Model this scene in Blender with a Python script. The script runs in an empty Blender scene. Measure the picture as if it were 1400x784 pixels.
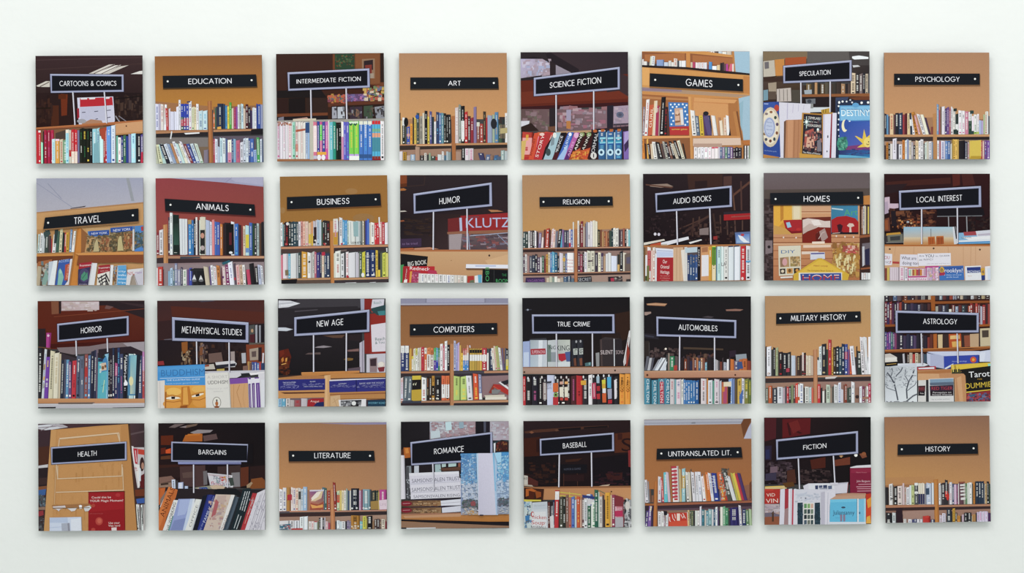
import bpy, math, random, re
from mathutils import Matrix, Vector

# ------------------------------------------------------------------ camera, world, lights, exposure
C = bpy.context.scene.collection
SC = bpy.context.scene
PX = 0.30 / 146.0              # metres on the wall per pixel of the 1400x784 frame
DIST = 4.6                     # camera to wall
EYE = 1.55                     # eye height
YAW, ROLL = math.radians(-1.05), math.radians(0.42)
CAM_ROT = (Matrix.Rotation(YAW, 3, 'Z') @ Matrix.Rotation(math.radians(90), 3, 'X') @ Matrix.Rotation(ROLL, 3, 'Z'))
CAM_LOC = Vector((-math.tan(-YAW) * DIST, -DIST, EYE))
cam_data = bpy.data.cameras.new('camera')
cam_data.sensor_fit = 'HORIZONTAL'
cam_data.sensor_width = 36.0
FPX = DIST / PX                # focal length in pixels
cam_data.lens = FPX / 1400 * 36.0
cam = bpy.data.objects.new('camera', cam_data)
C.objects.link(cam)
cam.matrix_world = Matrix.Translation(CAM_LOC) @ CAM_ROT.to_4x4()
SC.camera = cam

SC.view_settings.view_transform = 'Standard'
SC.view_settings.look = 'None'
SC.view_settings.gamma = 1.0
SC.view_settings.use_curve_mapping = False
SC.view_settings.exposure = 0.0

world = bpy.data.worlds.new('gallery_daylight')
SC.world = world
world.use_nodes = True
bg = world.node_tree.nodes['Background']
bg.inputs[0].default_value = (0.95, 1.0, 0.985, 1)
bg.inputs[1].default_value = 0.80

def area(name, loc, aim, sx, sy, power, col):
    d = bpy.data.lights.new(name, 'AREA')
    d.shape = 'RECTANGLE'
    d.size, d.size_y = sx, sy
    d.energy = power
    d.color = col
    o = bpy.data.objects.new(name, d)
    C.objects.link(o)
    o.location = loc
    o.rotation_euler = (Vector(aim) - Vector(loc)).to_track_quat('-Z', 'Y').to_euler()
    return o
area('skylight', (0.1, -3.1, 4.2), (0.1, 0, 1.0), 4.4, 1.6, 97, (1.0, 0.99, 0.965))

# ------------------------------------------------------------------ helpers
def lin(h):
    if len(h) == 3:
        h = h[0] * 2 + h[1] * 2 + h[2] * 2
    out = []
    for i in (0, 2, 4):
        c = int(h[i:i + 2], 16) / 255
        out.append(c / 12.92 if c <= .04045 else ((c + .055) / 1.055) ** 2.4)
    return tuple(out)

def unproject(px, py):
    d = CAM_ROT @ Vector((px - 700.0, -(py - 392.0), -FPX))
    t = -CAM_LOC.y / d.y
    return CAM_LOC + d * t

def principled(name, rough, spec):
    m = bpy.data.materials.new(name)
    m.use_nodes = True
    b = m.node_tree.nodes['Principled BSDF']
    b.inputs['Roughness'].default_value = rough
    b.inputs['Specular IOR Level'].default_value = spec
    return m, m.node_tree, b

MAT_PRINT, nt, b = principled('laminated_print', 0.4, 0.05)
at = nt.nodes.new('ShaderNodeVertexColor')
at.layer_name = 'ink'
grain = nt.nodes.new('ShaderNodeTexNoise')
grain.inputs['Scale'].default_value = 420
grain.inputs['Detail'].default_value = 3
tc = nt.nodes.new('ShaderNodeTexCoord')
nt.links.new(tc.outputs['Object'], grain.inputs['Vector'])
mr = nt.nodes.new('ShaderNodeMapRange')
mr.inputs[3].default_value = 0.9
mr.inputs[4].default_value = 1.1
nt.links.new(grain.outputs['Fac'], mr.inputs[0])
mx = nt.nodes.new('ShaderNodeMix')
mx.data_type = 'RGBA'
mx.blend_type = 'MULTIPLY'
mx.inputs[0].default_value = 1
nt.links.new(at.outputs['Color'], mx.inputs[6])
nt.links.new(mr.outputs[0], mx.inputs[7])
nt.links.new(mx.outputs[2], b.inputs['Base Color'])

MAT_PANEL, nt, b = principled('panel_edge', 0.5, 0.3)
b.inputs['Base Color'].default_value = (0.03, 0.03, 0.032, 1)
MAT_CLEAT, nt, b = principled('raw_aluminium', 0.45, 0.5)
b.inputs['Base Color'].default_value = (0.55, 0.56, 0.57, 1)

MAT_WALL, nt, b = principled('white_painted_plaster', 0.75, 0.2)
tc = nt.nodes.new('ShaderNodeTexCoord')
n1 = nt.nodes.new('ShaderNodeTexNoise')
n1.inputs['Scale'].default_value = 2.2
n1.inputs['Detail'].default_value = 5
n2 = nt.nodes.new('ShaderNodeTexNoise')
n2.inputs['Scale'].default_value = 38
n2.inputs['Detail'].default_value = 6
cr = nt.nodes.new('ShaderNodeValToRGB')
cr.color_ramp.elements[0].position = 0.3
cr.color_ramp.elements[0].color = (0.785, 0.798, 0.784, 1)
cr.color_ramp.elements[1].position = 0.7
cr.color_ramp.elements[1].color = (0.81, 0.823, 0.809, 1)
bm_ = nt.nodes.new('ShaderNodeBump')
bm_.inputs['Strength'].default_value = 0.5
bm_.inputs['Distance'].default_value = 0.0022
n3 = nt.nodes.new('ShaderNodeTexNoise')
n3.inputs['Scale'].default_value = 9
n3.inputs['Detail'].default_value = 4
ad = nt.nodes.new('ShaderNodeMath')
ad.operation = 'MULTIPLY_ADD'
ad.inputs[1].default_value = 1.6
for n in (n1, n2, n3):
    nt.links.new(tc.outputs['Object'], n.inputs['Vector'])
nt.links.new(n1.outputs['Fac'], cr.inputs['Fac'])
nt.links.new(n3.outputs['Fac'], ad.inputs[0])
nt.links.new(n2.outputs['Fac'], ad.inputs[2])
nt.links.new(ad.outputs[0], bm_.inputs['Height'])
nt.links.new(cr.outputs['Color'], b.inputs['Base Color'])
nt.links.new(bm_.outputs['Normal'], b.inputs['Normal'])

def box_mesh(name, x0, x1, y0, y1, z0, z1, mat, parent=None, bevel=0):
    import bmesh
    m = bpy.data.meshes.new(name)
    bm = bmesh.new()
    bmesh.ops.create_cube(bm, size=1)
    for v in bm.verts:
        v.co = ((x0 + x1) / 2 + v.co.x * (x1 - x0), (y0 + y1) / 2 + v.co.y * (y1 - y0), (z0 + z1) / 2 + v.co.z * (z1 - z0))
    if bevel:
        bmesh.ops.bevel(bm, geom=list(bm.edges), offset=bevel, segments=2, affect='EDGES')
    bm.to_mesh(m)
    bm.free()
    m.materials.append(mat)
    o = bpy.data.objects.new(name, m)
    C.objects.link(o)
    o.parent = parent
    return o

# ------------------------------------------------------------------ the setting
w = box_mesh('wall_back', -4.0, 4.0, 0.0, 0.15, 0.0, 4.0, MAT_WALL)
w['kind'] = 'structure'
MAT_FLOOR, nt, b = principled('grey_concrete_floor', 0.5, 0.3)
nz = nt.nodes.new('ShaderNodeTexNoise')
nz.inputs['Scale'].default_value = 4
rp = nt.nodes.new('ShaderNodeValToRGB')
rp.color_ramp.elements[0].color = (0.55, 0.57, 0.55, 1)
rp.color_ramp.elements[1].color = (0.65, 0.67, 0.65, 1)
nt.links.new(nz.outputs['Fac'], rp.inputs['Fac'])
nt.links.new(rp.outputs['Color'], b.inputs['Base Color'])
f = box_mesh('floor', -4.0, 4.0, -6.5, 0.15, -0.1, 0.0, MAT_FLOOR)
f['kind'] = 'structure'

# ------------------------------------------------------------------ lettering for the printed signs: strokes on a 0..1 cap height
def arc(cx, cy, rx, ry, a0, a1, n=10):
    return [(cx + rx * math.cos(math.radians(a0 + (a1 - a0) * i / n)), cy + ry * math.sin(math.radians(a0 + (a1 - a0) * i / n))) for i in range(n + 1)]
GLYPH = {
 'A': (.74, [[(0, 0), (.37, 1), (.74, 0)], [(.13, .33), (.61, .33)]]),
 'B': (.5, [[(0, 0), (0, 1), (.2, 1)] + arc(.2, .76, .23, .24, 90, -90)[1:] + [(0, .52)], [(.2, .52)] + arc(.22, .26, .28, .26, 90, -90) + [(0, 0)]]),
 'C': (.72, [arc(.46, .5, .46, .5, 50, 310, 16)]),
 'D': (.72, [[(0, 0), (0, 1), (.24, 1)] + arc(.24, .5, .48, .5, 90, -90, 14)[1:] + [(0, 0)]]),
 'E': (.45, [[(.45, 1), (0, 1), (0, 0), (.45, 0)], [(0, .53), (.42, .53)]]),
 'F': (.43, [[(.43, 1), (0, 1), (0, 0)], [(0, .53), (.4, .53)]]),
 'G': (.86, [arc(.45, .5, .45, .5, 48, 355, 18) + [(.88, .46), (.5, .46)]]),
 'H': (.62, [[(0, 0), (0, 1)], [(.62, 0), (.62, 1)], [(0, .52), (.62, .52)]]),
 'I': (.0, [[(0, 0), (0, 1)]]),
 'J': (.3, [[(.3, 1), (.3, .2)] + arc(.1, .2, .2, .2, 0, -110)]),
 'K': (.55, [[(0, 0), (0, 1)], [(.52, 1), (.02, .5), (.55, 0)]]),
 'L': (.4, [[(0, 1), (0, 0), (.4, 0)]]),
 'M': (.86, [[(0, 0), (.13, 1), (.43, .15), (.73, 1), (.86, 0)]]),
 'N': (.66, [[(0, 0), (0, 1), (.66, 0), (.66, 1)]]),
 'O': (.9, [arc(.45, .5, .45, .5, 0, 360, 24)]),
 'P': (.46, [[(0, 0), (0, 1), (.2, 1)] + arc(.2, .74, .26, .26, 90, -90)[1:] + [(0, .48)]]),
 'Q': (1.0, [arc(.5, .5, .5, .5, 0, 360, 24), [(.6, .3), (.95, -.05)]]),
 'R': (.5, [[(0, 0), (0, 1), (.2, 1)] + arc(.2, .74, .26, .26, 90, -90)[1:] + [(0, .48)], [(.2, .48), (.5, 0)]]),
 'S': (.46, [arc(.24, .76, .2, .24, 25, 270, 10) + arc(.22, .26, .23, .26, 90, -155, 10)]),
 'T': (.48, [[(0, 1), (.48, 1)], [(.24, 1), (.24, 0)]]),
 'U': (.6, [[(0, 1), (0, .3)] + arc(.3, .3, .3, .3, 180, 360) + [(.6, 1)]]),
 'V': (.68, [[(0, 1), (.34, 0), (.68, 1)]]),
 'W': (1.0, [[(0, 1), (.25, 0), (.5, .85), (.75, 0), (1, 1)]]),
 'X': (.58, [[(0, 0), (.58, 1)], [(0, 1), (.58, 0)]]),
 'Y': (.6, [[(0, 1), (.3, .45), (.6, 1)], [(.3, .45), (.3, 0)]]),
 'Z': (.55, [[(0, 1), (.55, 1), (0, 0), (.55, 0)]]),
 '.': (.06, [[(0, 0), (.06, 0)]]),
 '&': (.66, [[(.62, .02), (.16, .66)] + arc(.29, .8, .16, .2, 200, -20) + arc(.24, .26, .24, .27, 75, 290) + [(.62, .42)]]),
 ' ': (.34, []),
}
def strokes(text, wt=.112):
    """quads (in cap-height units) of a stroked line of capitals, and its width"""
    x, quads = 0.0, []
    for i, ch in enumerate(text):
        wd, lines = GLYPH[ch]
        for ln in lines:
            for (ax, ay), (bx, by) in zip(ln, ln[1:]):
                dx, dy = bx - ax, by - ay
                L = math.hypot(dx, dy) or 1
                ux, uy = dx / L, dy / L
                e, h = wt * .3, wt / 2
                ax2, ay2, bx2, by2 = ax - ux * e, ay - uy * e, bx + ux * e, by + uy * e
                quads.append([(x + ax2 - uy * h, ay2 + ux * h), (x + bx2 - uy * h, by2 + ux * h), (x + bx2 + uy * h, by2 - ux * h), (x + ax2 + uy * h, ay2 - ux * h)])
        x += wd + (.25 if ch != ' ' else .14)
    return quads, x - .25

FONT_CACHE = {}
def font_polys(text):
    if text not in FONT_CACHE:
        cu = bpy.data.curves.new('lettering', 'FONT')
        cu.body = text
        cu.resolution_u = 3
        ob = bpy.data.objects.new('lettering', cu)
        me = bpy.data.meshes.new_from_object(ob)
        polys = [[(me.vertices[i].co.x, me.vertices[i].co.y) for i in p.vertices] for p in me.polygons]
        bpy.data.meshes.remove(me)
        bpy.data.objects.remove(ob)
        bpy.data.curves.remove(cu)
        xs = [p[0] for q in polys for p in q]
        FONT_CACHE[text] = (polys, min(xs), max(xs))
    return FONT_CACHE[text]

# ------------------------------------------------------------------ one printed picture
def clip(poly):
    """clip [(u,v,col)] to the unit square"""
    for ax, lim, sgn in ((0, 0, 1), (0, 1, -1), (1, 0, 1), (1, 1, -1)):
        out = []
        n = len(poly)
        for i in range(n):
            a, b = poly[i], poly[(i + 1) % n]
            da, db = (a[ax] - lim) * sgn, (b[ax] - lim) * sgn
            if da >= 0:
                out.append(a)
            if (da >= 0) != (db >= 0):
                t = da / (da - db)
                out.append((a[0] + (b[0] - a[0]) * t, a[1] + (b[1] - a[1]) * t, tuple(p + (q - p) * t for p, q in zip(a[2], b[2]))))
        poly = out
        if len(poly) < 3:
            return []
    return poly

TOK = re.compile(r'^(\d+),(\d+),([0-9a-f]{6}|[0-9a-f]{3})((?:[A-Z]|~[0-9a-f]{3}\d{4}|/-?\d+)*)$')
MARK = {'W': 'e8e6e2', 'K': '1a181c', 'R': 'b02028', 'Y': 'e8c83a', 'B': '23408c', 'G': '2f7a48', 'P': 'c05a90', 'O': 'd8752a', 'T': 'b7a27a', 'C': '58a8cc'}

class Picture:
    """flat inks laid one over another on the front of the panel; crop units in, panel metres out"""
    def __init__(s, corners, w, h, seed):
        (s.ax, s.ay), (bx, by), (cx, cy) = corners[:3]
        e1, e2 = (bx - s.ax, by - s.ay), (cx - s.ax, cy - s.ay)
        det = e1[0] * e2[1] - e1[1] * e2[0]
        s.m = (e2[1] / det, -e2[0] / det, -e1[1] / det, e1[0] / det)
        s.w, s.h = w, h
        s.layer = 0
        s.into = 'picture'
        s.faces = {'picture': [], 'printed_sign': []}
        s.rnd = random.Random(seed)
    def poly(s, pts, col, cols=None, bump=True):
        if bump:
            s.layer += 1
        c = (lin(col) if col else (0, 0, 0)) if isinstance(col, str) else col
        q = []
        for i, (x, y) in enumerate(pts):
            dx, dy = x - s.ax, y - s.ay
            q.append((s.m[0] * dx + s.m[1] * dy, s.m[2] * dx + s.m[3] * dy, cols[i] if cols else c))
        q = clip(q)
        if q:
            s.faces[s.into].append((s.layer, q))
    def rect(s, x0, y0, x1, y1, col, bump=True):
        s.poly([(x0, y0), (x1, y0), (x1, y1), (x0, y1)], col, bump=bump)
    def line(s, pts, wd, col):
        s.layer += 1
        for (ax, ay), (bx, by) in zip(pts, pts[1:]):
            L = math.hypot(bx - ax, by - ay) or 1
            nx, ny = -(by - ay) / L * wd / 2, (bx - ax) / L * wd / 2
            s.poly([(ax + nx, ay + ny), (bx + nx, by + ny), (bx - nx, by - ny), (ax - nx, ay - ny)], col, bump=False)
    def grad(s, x0, y0, x1, y1, cols, n=7):
        s.layer += 1
        c = [lin(k) for k in cols]
        if len(c) == 2:
            c = [c[0], c[0], c[1], c[1]]
        def at(u, v):
            return tuple((c[0][k] * (1 - u) + c[1][k] * u) * (1 - v) + (c[2][k] * (1 - u) + c[3][k] * u) * v for k in range(3))
        for i in range(n):
            for j in range(n):
                us, vs = (i / n, (i + 1) / n), (j / n, (j + 1) / n)
                uv = [(us[0], vs[0]), (us[1], vs[0]), (us[1], vs[1]), (us[0], vs[1])]
                s.poly([(x0 + (x1 - x0) * u, y0 + (y1 - y0) * v) for u, v in uv], '000', [at(u, v) for u, v in uv], bump=False)
    def text(s, cx, cy, wd, cap, rot, col, txt, shear=0):
        polys, xa, xb = font_polys(txt)
        k = wd / (xb - xa)
        ky = cap / 0.73
        ca, sa = math.cos(math.radians(rot)), math.sin(math.radians(rot))
        s.layer += 1
        for p in polys:
            q = []
            for x, y in p:
                yy = -(y - .365) * ky
                xx = (x - (xa + xb) / 2) * k - yy * shear
                q.append((cx + xx * ca - yy * sa, cy + xx * sa + yy * ca))
            s.poly(q, col, bump=False)
    def row(s, x0, y0, x1, y1, toks):
        x = x0
        r = s.rnd
        total = sum(float(t[1:]) if t[0] == '+' else float(t.split(',')[0]) for t in toks)
        fit = (x1 - x0) / total
        fit = min(1.35, max(.7, fit))
        for t in toks:
            if t[0] == '+':
                x += float(t[1:]) * fit
                continue
            m = TOK.match(t)
            if not m:
                raise ValueError('bad book token ' + t)
            wd, top, col, rest = float(m[1]) * fit, float(m[2]), m[3], m[4]
            mark = ''.join(re.findall('[A-Z]', rest))
            lean = sum(float(v) for v in re.findall(r'/(-?\d+)', rest))
            def base(xx):
                return y0 + (y1 - y0) * (xx - x0) / ((x1 - x0) or 1)
            def P(u, v):
                b0 = base(x + wd * u)
                return (x + wd * u + lean * (1 - v), top + (b0 - top) * v)
            def q(u0, v0, u1, v1):
                return [P(u0, v0), P(u1, v0), P(u1, v1), P(u0, v1)]
            body = lin(col)
            tint = .92 + .16 * r.random()
            body = tuple(min(.9, c * tint) for c in body)
            lum = sum(body) / 3
            edge = tuple(c * (.45 if lum > .1 else .5) for c in body)
            hi = tuple(min(.92, c * 1.12 + .008) for c in body)
            tw = (r.random() - .5) * min(.06, 8 / max(20., base(x) - top))
            s.poly([P(0, tw), P(1, -tw), P(1, 1), P(0, 1)], '', [hi, body, body, hi])
            s.layer += 1
            s.poly(q(.86, 0, 1, 1), edge, bump=False)
            for bb in re.findall(r'~([0-9a-f]{3})(\d\d)(\d\d)', rest):
                a, e = int(bb[1]) / 100, int(bb[2]) / 100
                s.poly(q(.02, a, .9, e if e else 1), bb[0])
            if mark:
                s.layer += 1
                H = base(x) - top
                for k, mc in enumerate(mark):
                    inkc = tuple(.7 * p + .3 * q_ for p, q_ in zip(lin(MARK[mc]), body))
                    nseg = len(mark)
                    v = (.08 + .84 * k / nseg) + .03 * r.random()
                    ve = .08 + .84 * (k + 1) / nseg - (.05 + .22 * r.random())
                    wid = .2 + .24 * r.random()
                    c0 = .45 - wid / 2
                    while v < ve:
                        st = (5 + 7 * r.random()) / H
                        if r.random() < .86:
                            s.poly(q(c0, v, c0 + wid, min(v + st * .72, .97)), inkc, bump=False)
                        v += st
                if r.random() < .4:
                    s.poly(q(.2, .9, .7, .95), MARK[mark[-1]], bump=False)
            x += wd
    def noise(s, seed, n, x0, y0, x1, y1, wa, ha, cols):
        r = random.Random(seed)
        cs = [lin(c) for c in cols]
        mean = [sum(c[k] for c in cs) / len(cs) for k in range(3)]
        cs = [tuple(c[k] * .7 + mean[k] * .3 for k in range(3)) for c in cs]
        for _ in range(int(n * 1.8)):
            x, y = x0 + (x1 - x0) * r.random(), y0 + (y1 - y0) * r.random()
            a, b = wa * (.25 + .75 * r.random()) / 2, ha * (.25 + .75 * r.random()) / 2
            k = [(.8 + .4 * r.random()) for _ in range(4)]
            s.poly([(x - a * k[0], y - b * k[1]), (x + a * k[2], y - b * k[3]), (x + a * k[1], y + b * k[0]), (x - a * k[3], y + b * k[2])], r.choice(cs))
    def ellipse(s, cx, cy, rx, ry, col, n=20):
        s.poly([(cx + rx * math.cos(2 * math.pi * i / n), cy + ry * math.sin(2 * math.pi * i / n)) for i in range(n)], col)
    def sign(s, quad, fw, tx, ty, txt, framed):
        s.into = 'printed_sign'
        (x0, y0), (x1, y1), (x2, y2), (x3, y3) = quad
        def top(x): return y0 + (y1 - y0) * (x - x0) / (x1 - x0)
        def bot(x): return y3 + (y2 - y3) * (x - x3) / (x2 - x3)
        if framed:
            fr = '9a9ebc'
            s.poly([(x0 - 3, y0 - 2), (x1 + 3, y1 - 2), (x2 + 3, y2 + 3), (x3 - 3, y3 + 3)], '3a3a4e')
            s.poly(quad, fr)
            s.poly([(x0, y0), (x1, y1), (x1 - 2, y1 + fw * .3), (x0 + 2, y0 + fw * .3)], 'b4b8d2')
            a, b = x0 + fw, x1 - fw * 1.05
            s.poly([(a - 2, top(a) + fw - 2), (b + 2, top(b) + fw - 2), (b + 2, bot(b) - fw + 2), (a - 2, bot(a) - fw + 2)], '5c5e7c')
            s.poly([(a, top(a) + fw), (b, top(b) + fw), (b, bot(b) - fw), (a, bot(a) - fw)], '14141b')
        else:
            s.poly([(x0, y0 + 8), (x1 + 3, y1 + 8), (x2 + 3, y2 + 8), (x3, y3 + 8)], '4a3622' if s.shade is None else s.shade)
            s.poly(quad, '191c22')
        qs, wd = strokes(txt)
        xm = (tx[0] + tx[1]) / 2
        f0, f1 = [(t - top(xm)) / (bot(xm) - top(xm)) for t in ty]
        s.layer += 1
        for k, q in enumerate(qs):
            s.layer += .6 if k % 4 else -1.8 if k else 0
            pts = []
            for u, v in q:
                x = tx[0] + (tx[1] - tx[0]) * u / wd
                f = f1 + (f0 - f1) * (.065 + .87 * v)
                pts.append((x, top(x) + (bot(x) - top(x)) * f))
            s.poly(pts, 'eceaf0', bump=False)
        s.layer += 2
        s.into = 'picture'
    shade = None
    def run(s, src):
        for line in src.strip().split('\n'):
            line = line.strip()
            if not line:
                continue
            p = line.split()
            k = p[0]
            try:
                if k == 'G':
                    s.grad(*map(float, p[1:5]), p[5:])
                elif k == 'R':
                    s.rect(*map(float, p[1:5]), p[5])
                elif k == 'P':
                    v = list(map(float, p[2:]))
                    s.poly(list(zip(v[::2], v[1::2])), p[1])
                elif k == 'L':
                    v = list(map(float, p[3:]))
                    s.line(list(zip(v[::2], v[1::2])), float(p[2]), p[1])
                elif k == 'E':
                    s.ellipse(*map(float, p[2:6]), p[1])
                elif k == 'T':
                    s.text(*map(float, p[1:6]), p[6], ' '.join(p[7:]))
                elif k == 'B':
                    i = p.index(':')
                    s.row(*map(float, p[1:i]), p[i + 1:])
                elif k == 'N':
                    s.noise(int(p[1]), int(p[2]), *map(float, p[3:9]), p[9:])
                elif k == 'F':
                    v = list(map(float, p[1:14]))
                    s.sign(list(zip(v[0:8:2], v[1:8:2])), v[8], v[9:11], v[11:13], ' '.join(p[15:]), True)
                elif k == 'H':
                    v = list(map(float, p[1:13]))
                    s.sign(list(zip(v[0:8:2], v[1:8:2])), 0, v[8:10], v[10:12], ' '.join(p[14:]), False)
                elif k == 'D':
                    s.into = 'printed_sign'
                    for i in range(1, len(p), 2):
                        s.ellipse(float(p[i]), float(p[i + 1]), 6.5, 6.5, 'e9e7e4', 12)
                    s.into = 'picture'
                elif k == 'K':
                    s.into = 'printed_sign'
                    v = list(map(float, p[1:]))
                    for i in range(0, len(v), 4):
                        s.line([(v[i] + 3, v[i + 1]), (v[i + 2] + 3, v[i + 3])], 8, '5f5a68')
                        s.line([(v[i], v[i + 1]), (v[i + 2], v[i + 3])], 7, 'd2d0dc')
                    s.into = 'picture'
                else:
                    raise ValueError('unknown')
            except Exception as e:
                raise ValueError('%r in line %r' % (e, line[:90]))
    def mesh(s, name, parent, y_front):
        verts, faces, cols = [], [], []
        for layer, q in s.faces[name]:
            i0 = len(verts)
            for u, v, c in q:
                verts.append(((u - .5) * s.w, y_front - layer * LAYER, (1 - v) * s.h))
                cols.append(c)
            faces.append(list(range(i0, i0 + len(q)))[::1])
        me = bpy.data.meshes.new(name)
        me.from_pydata(verts, [], faces)
        a = me.color_attributes.new('ink', 'FLOAT_COLOR', 'POINT')
        flat = []
        for c in cols:
            g = .3 * c[0] + .6 * c[1] + .1 * c[2]
            flat.extend([INK * (g + (k - g) * CHROMA) for k in c] + [1.0])
        a.data.foreach_set('color', flat)
        # every face looks into the room
        me.update()
        flip = [p.index for p in me.polygons if p.normal.y > 0]
        if flip:
            import bmesh
            bm = bmesh.new()
            bm.from_mesh(me)
            bm.faces.ensure_lookup_table()
            bmesh.ops.reverse_faces(bm, faces=[bm.faces[i] for i in flip])
            bm.to_mesh(me)
            bm.free()
        me.materials.append(MAT_PRINT)
        o = bpy.data.objects.new(name, me)
        C.objects.link(o)
        o.parent = parent
        return o
LAYER = 7e-6
INK = 0.96
CHROMA = 0.92      # saturation scale applied to every ink colour
STANDOFF, THICK = 0.016, 0.004

def hang(label, crop, corners, src, shade=None):
    """a square print on a thin panel, standing off the wall on a hidden frame"""
    v = corners
    pts = [(v[0], v[1]), (v[2], v[3]), (v[4], v[5]), (v[6], v[7])]      # TL TR BL BR in crop units
    W = [unproject(crop[0] + x * 165 / 784, crop[1] + y * 165 / 784) for x, y in pts]
    # the print's front stands a little off the wall: pull the points in along the sight lines
    k = (DIST - STANDOFF - THICK) / DIST
    W = [CAM_LOC + (p - CAM_LOC) * k for p in W]
    wd = ((W[1] - W[0]).length + (W[3] - W[2]).length) / 2
    ht = ((W[2] - W[0]).length + (W[3] - W[1]).length) / 2
    cen = (W[0] + W[1] + W[2] + W[3]) / 4
    d = (W[1] - W[0]) + (W[3] - W[2])
    ang = math.atan2(d.z, d.x)
    root = bpy.data.objects.new('photo_print', None)
    C.objects.link(root)
    root.empty_display_size = .05
    root.rotation_euler = (0, -ang, 0)
    root.location = (cen.x + math.sin(ang) * ht / 2, 0, cen.z - math.cos(ang) * ht / 2)
    root['label'] = label
    root['category'] = 'photograph'
    root['group'] = 'grid of framed square photographs'.replace('framed ', 'mounted ')
    box_mesh('hanging_frame', -wd * .36, wd * .36, -STANDOFF, 0, ht * .14, ht * .86, MAT_CLEAT, root)
    box_mesh('mounting_panel', -wd / 2, wd / 2, -STANDOFF - THICK, -STANDOFF, 0, ht, MAT_PANEL, root)
    pic = Picture(pts, wd, ht, hash_label(label))
    pic.shade = shade
    pic.run(src)
    p = pic.mesh('picture', root, -STANDOFF - THICK)
    if pic.faces['printed_sign']:
        pic.mesh('printed_sign', p, -STANDOFF - THICK)
    return root
def hash_label(t):
    n = 7
    for ch in t:
        n = (n * 31 + ord(ch)) % 1000003
    return n

# ------------------------------------------------------------------ the prints, row by row
hang('square photograph with a grey-framed sign reading CARTOONS & COMICS, red books below', (40, 66), (43, 50, 737, 46, 43, 750, 737, 746), '''
G 43 44 740 300 3a272a 3d2a2c 30201f 2c1d1e
G 43 290 740 530 2a1a1a 221618 2b1513 2a1c1a
L 4a3638 4 43 78 740 60
L 44302f 4 43 140 740 100
P c9c2bb 388 165 520 106 560 104 440 165
P d8d2cc 430 166 558 112 600 108 490 167
P c4bcb4 480 168 590 118 648 110 520 166
L 6a5a56 5 420 165 552 106
L 6a5a56 5 470 167 588 110
P d6d2ce 660 168 720 148 740 146 740 168
P c8c0b6 46 244 110 214 135 214 135 252 90 252 56 250
L 4c3a36 5 70 250 130 220
P 4a2415 140 372 192 372 192 500 140 506
P 6a2a12 205 296 250 300 244 436 208 440
P 54240f 190 300 240 300 240 330 190 330
N 3 26 46 330 140 480 26 60 371f19 2c1916 43261b 1e1214 35201c
N 5 30 555 310 740 460 22 60 36241f 2a1a19 241719 40302c 4a352c
L 22160f 8 43 392 140 388
L 1d1414 9 556 330 740 310
P c8c6da 312 322 546 314 556 470 548 490 322 500
P b31e2c 330 326 540 318 544 372 330 382
P d8d4d8 334 324 378 322 376 333 336 334
P dad6da 388 322 430 320 428 331 392 333
P d8d4d8 484 319 524 318 522 328 490 330
P b7b6cc 330 384 492 374 494 470 334 478
P c4c2d6 496 374 540 370 548 484 500 490
P 982030 310 392 324 390 326 450 312 460
L 49485c 5 342 418 366 416
L 49485c 5 422 412 448 409
L 49485c 5 504 405 530 402
L 49485c 5 430 462 446 458
L 49485c 5 506 452 528 448
P a9795c 340 490 400 462 470 470 480 494 350 505
E 9b98a0 340 474 30 14
L 8c8890 8 560 440 600 500
L 77727c 6 580 440 650 490
P b1693a 43 516 740 466 740 486 43 530
P a05c34 43 524 740 474 740 482 43 532
P 6a3a26 43 528 480 504 480 516 43 548
P c89468 556 492 740 474 740 552 556 566
P b5814f 740 540 740 552 556 566 556 556
E 4a2c1e 630 506 5 5
P 7a563c 43 535 550 503 556 570 740 552 740 746 43 750
P 1f191d 565 568 740 552 740 746 565 746
F 138 168 614 172 614 282 142 290 12 200 566 212 246 : CARTOONS & COMICS
K 284 286 296 500 488 283 502 488
B 45 750 160 748 : 14,535,b8202c 18,535,c21f30W~edd0006 14,612,9db 8,540,2a2024 20,532,a51538PW 3,540,301018 20,532,a81840WP 3,540,301018 22,532,b01a42PW
B 146 748 260 748 : 20,590,b9d8dcC 26,590,d99a3cW~ecd0008 20,592,c5b9a0R 24,596,6a9a78W 12,600,e0e0d8
P 4a3a34 170 552 236 532 238 590 170 590
B 236 748 312 748 : 26,530,a8d4deC~edc0010 18,532,d0c8b8R~b226080 26,528,c41a2aW~edc6500 22,530,c9202cW~edc6500
B 312 746 410 746 : 16,534,6d6a8c 26,522,1c2018GW 26,522,161a14YG 24,522,1a1c14GY 20,522,15151aW
B 410 746 505 744 : 30,524,8cc4d2WC 22,520,9ecbd4B 26,570,bfe0e4 12,524,a2302aW 14,516,b02434W
P 7aa8b4 418 620 450 610 455 744 415 744
P a8442c 452 528 500 514 492 600 470 590
B 502 745 560 745 : 28,508,5f8fd2WC 26,502,cfd9e8B
B 564 745 740 745 : 12,570,5fa894 20,580,e6e2e4KR 14,572,3c3f88W 18,566,3a6a4cW 16,572,2a3c8a 18,560,8c86ae 30,555,a8d8e8BW 10,556,1c2028 22,556,20222eW 16,560,5a4a94W
P c42a48 726 676 740 672 740 746 722 746
''')
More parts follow.
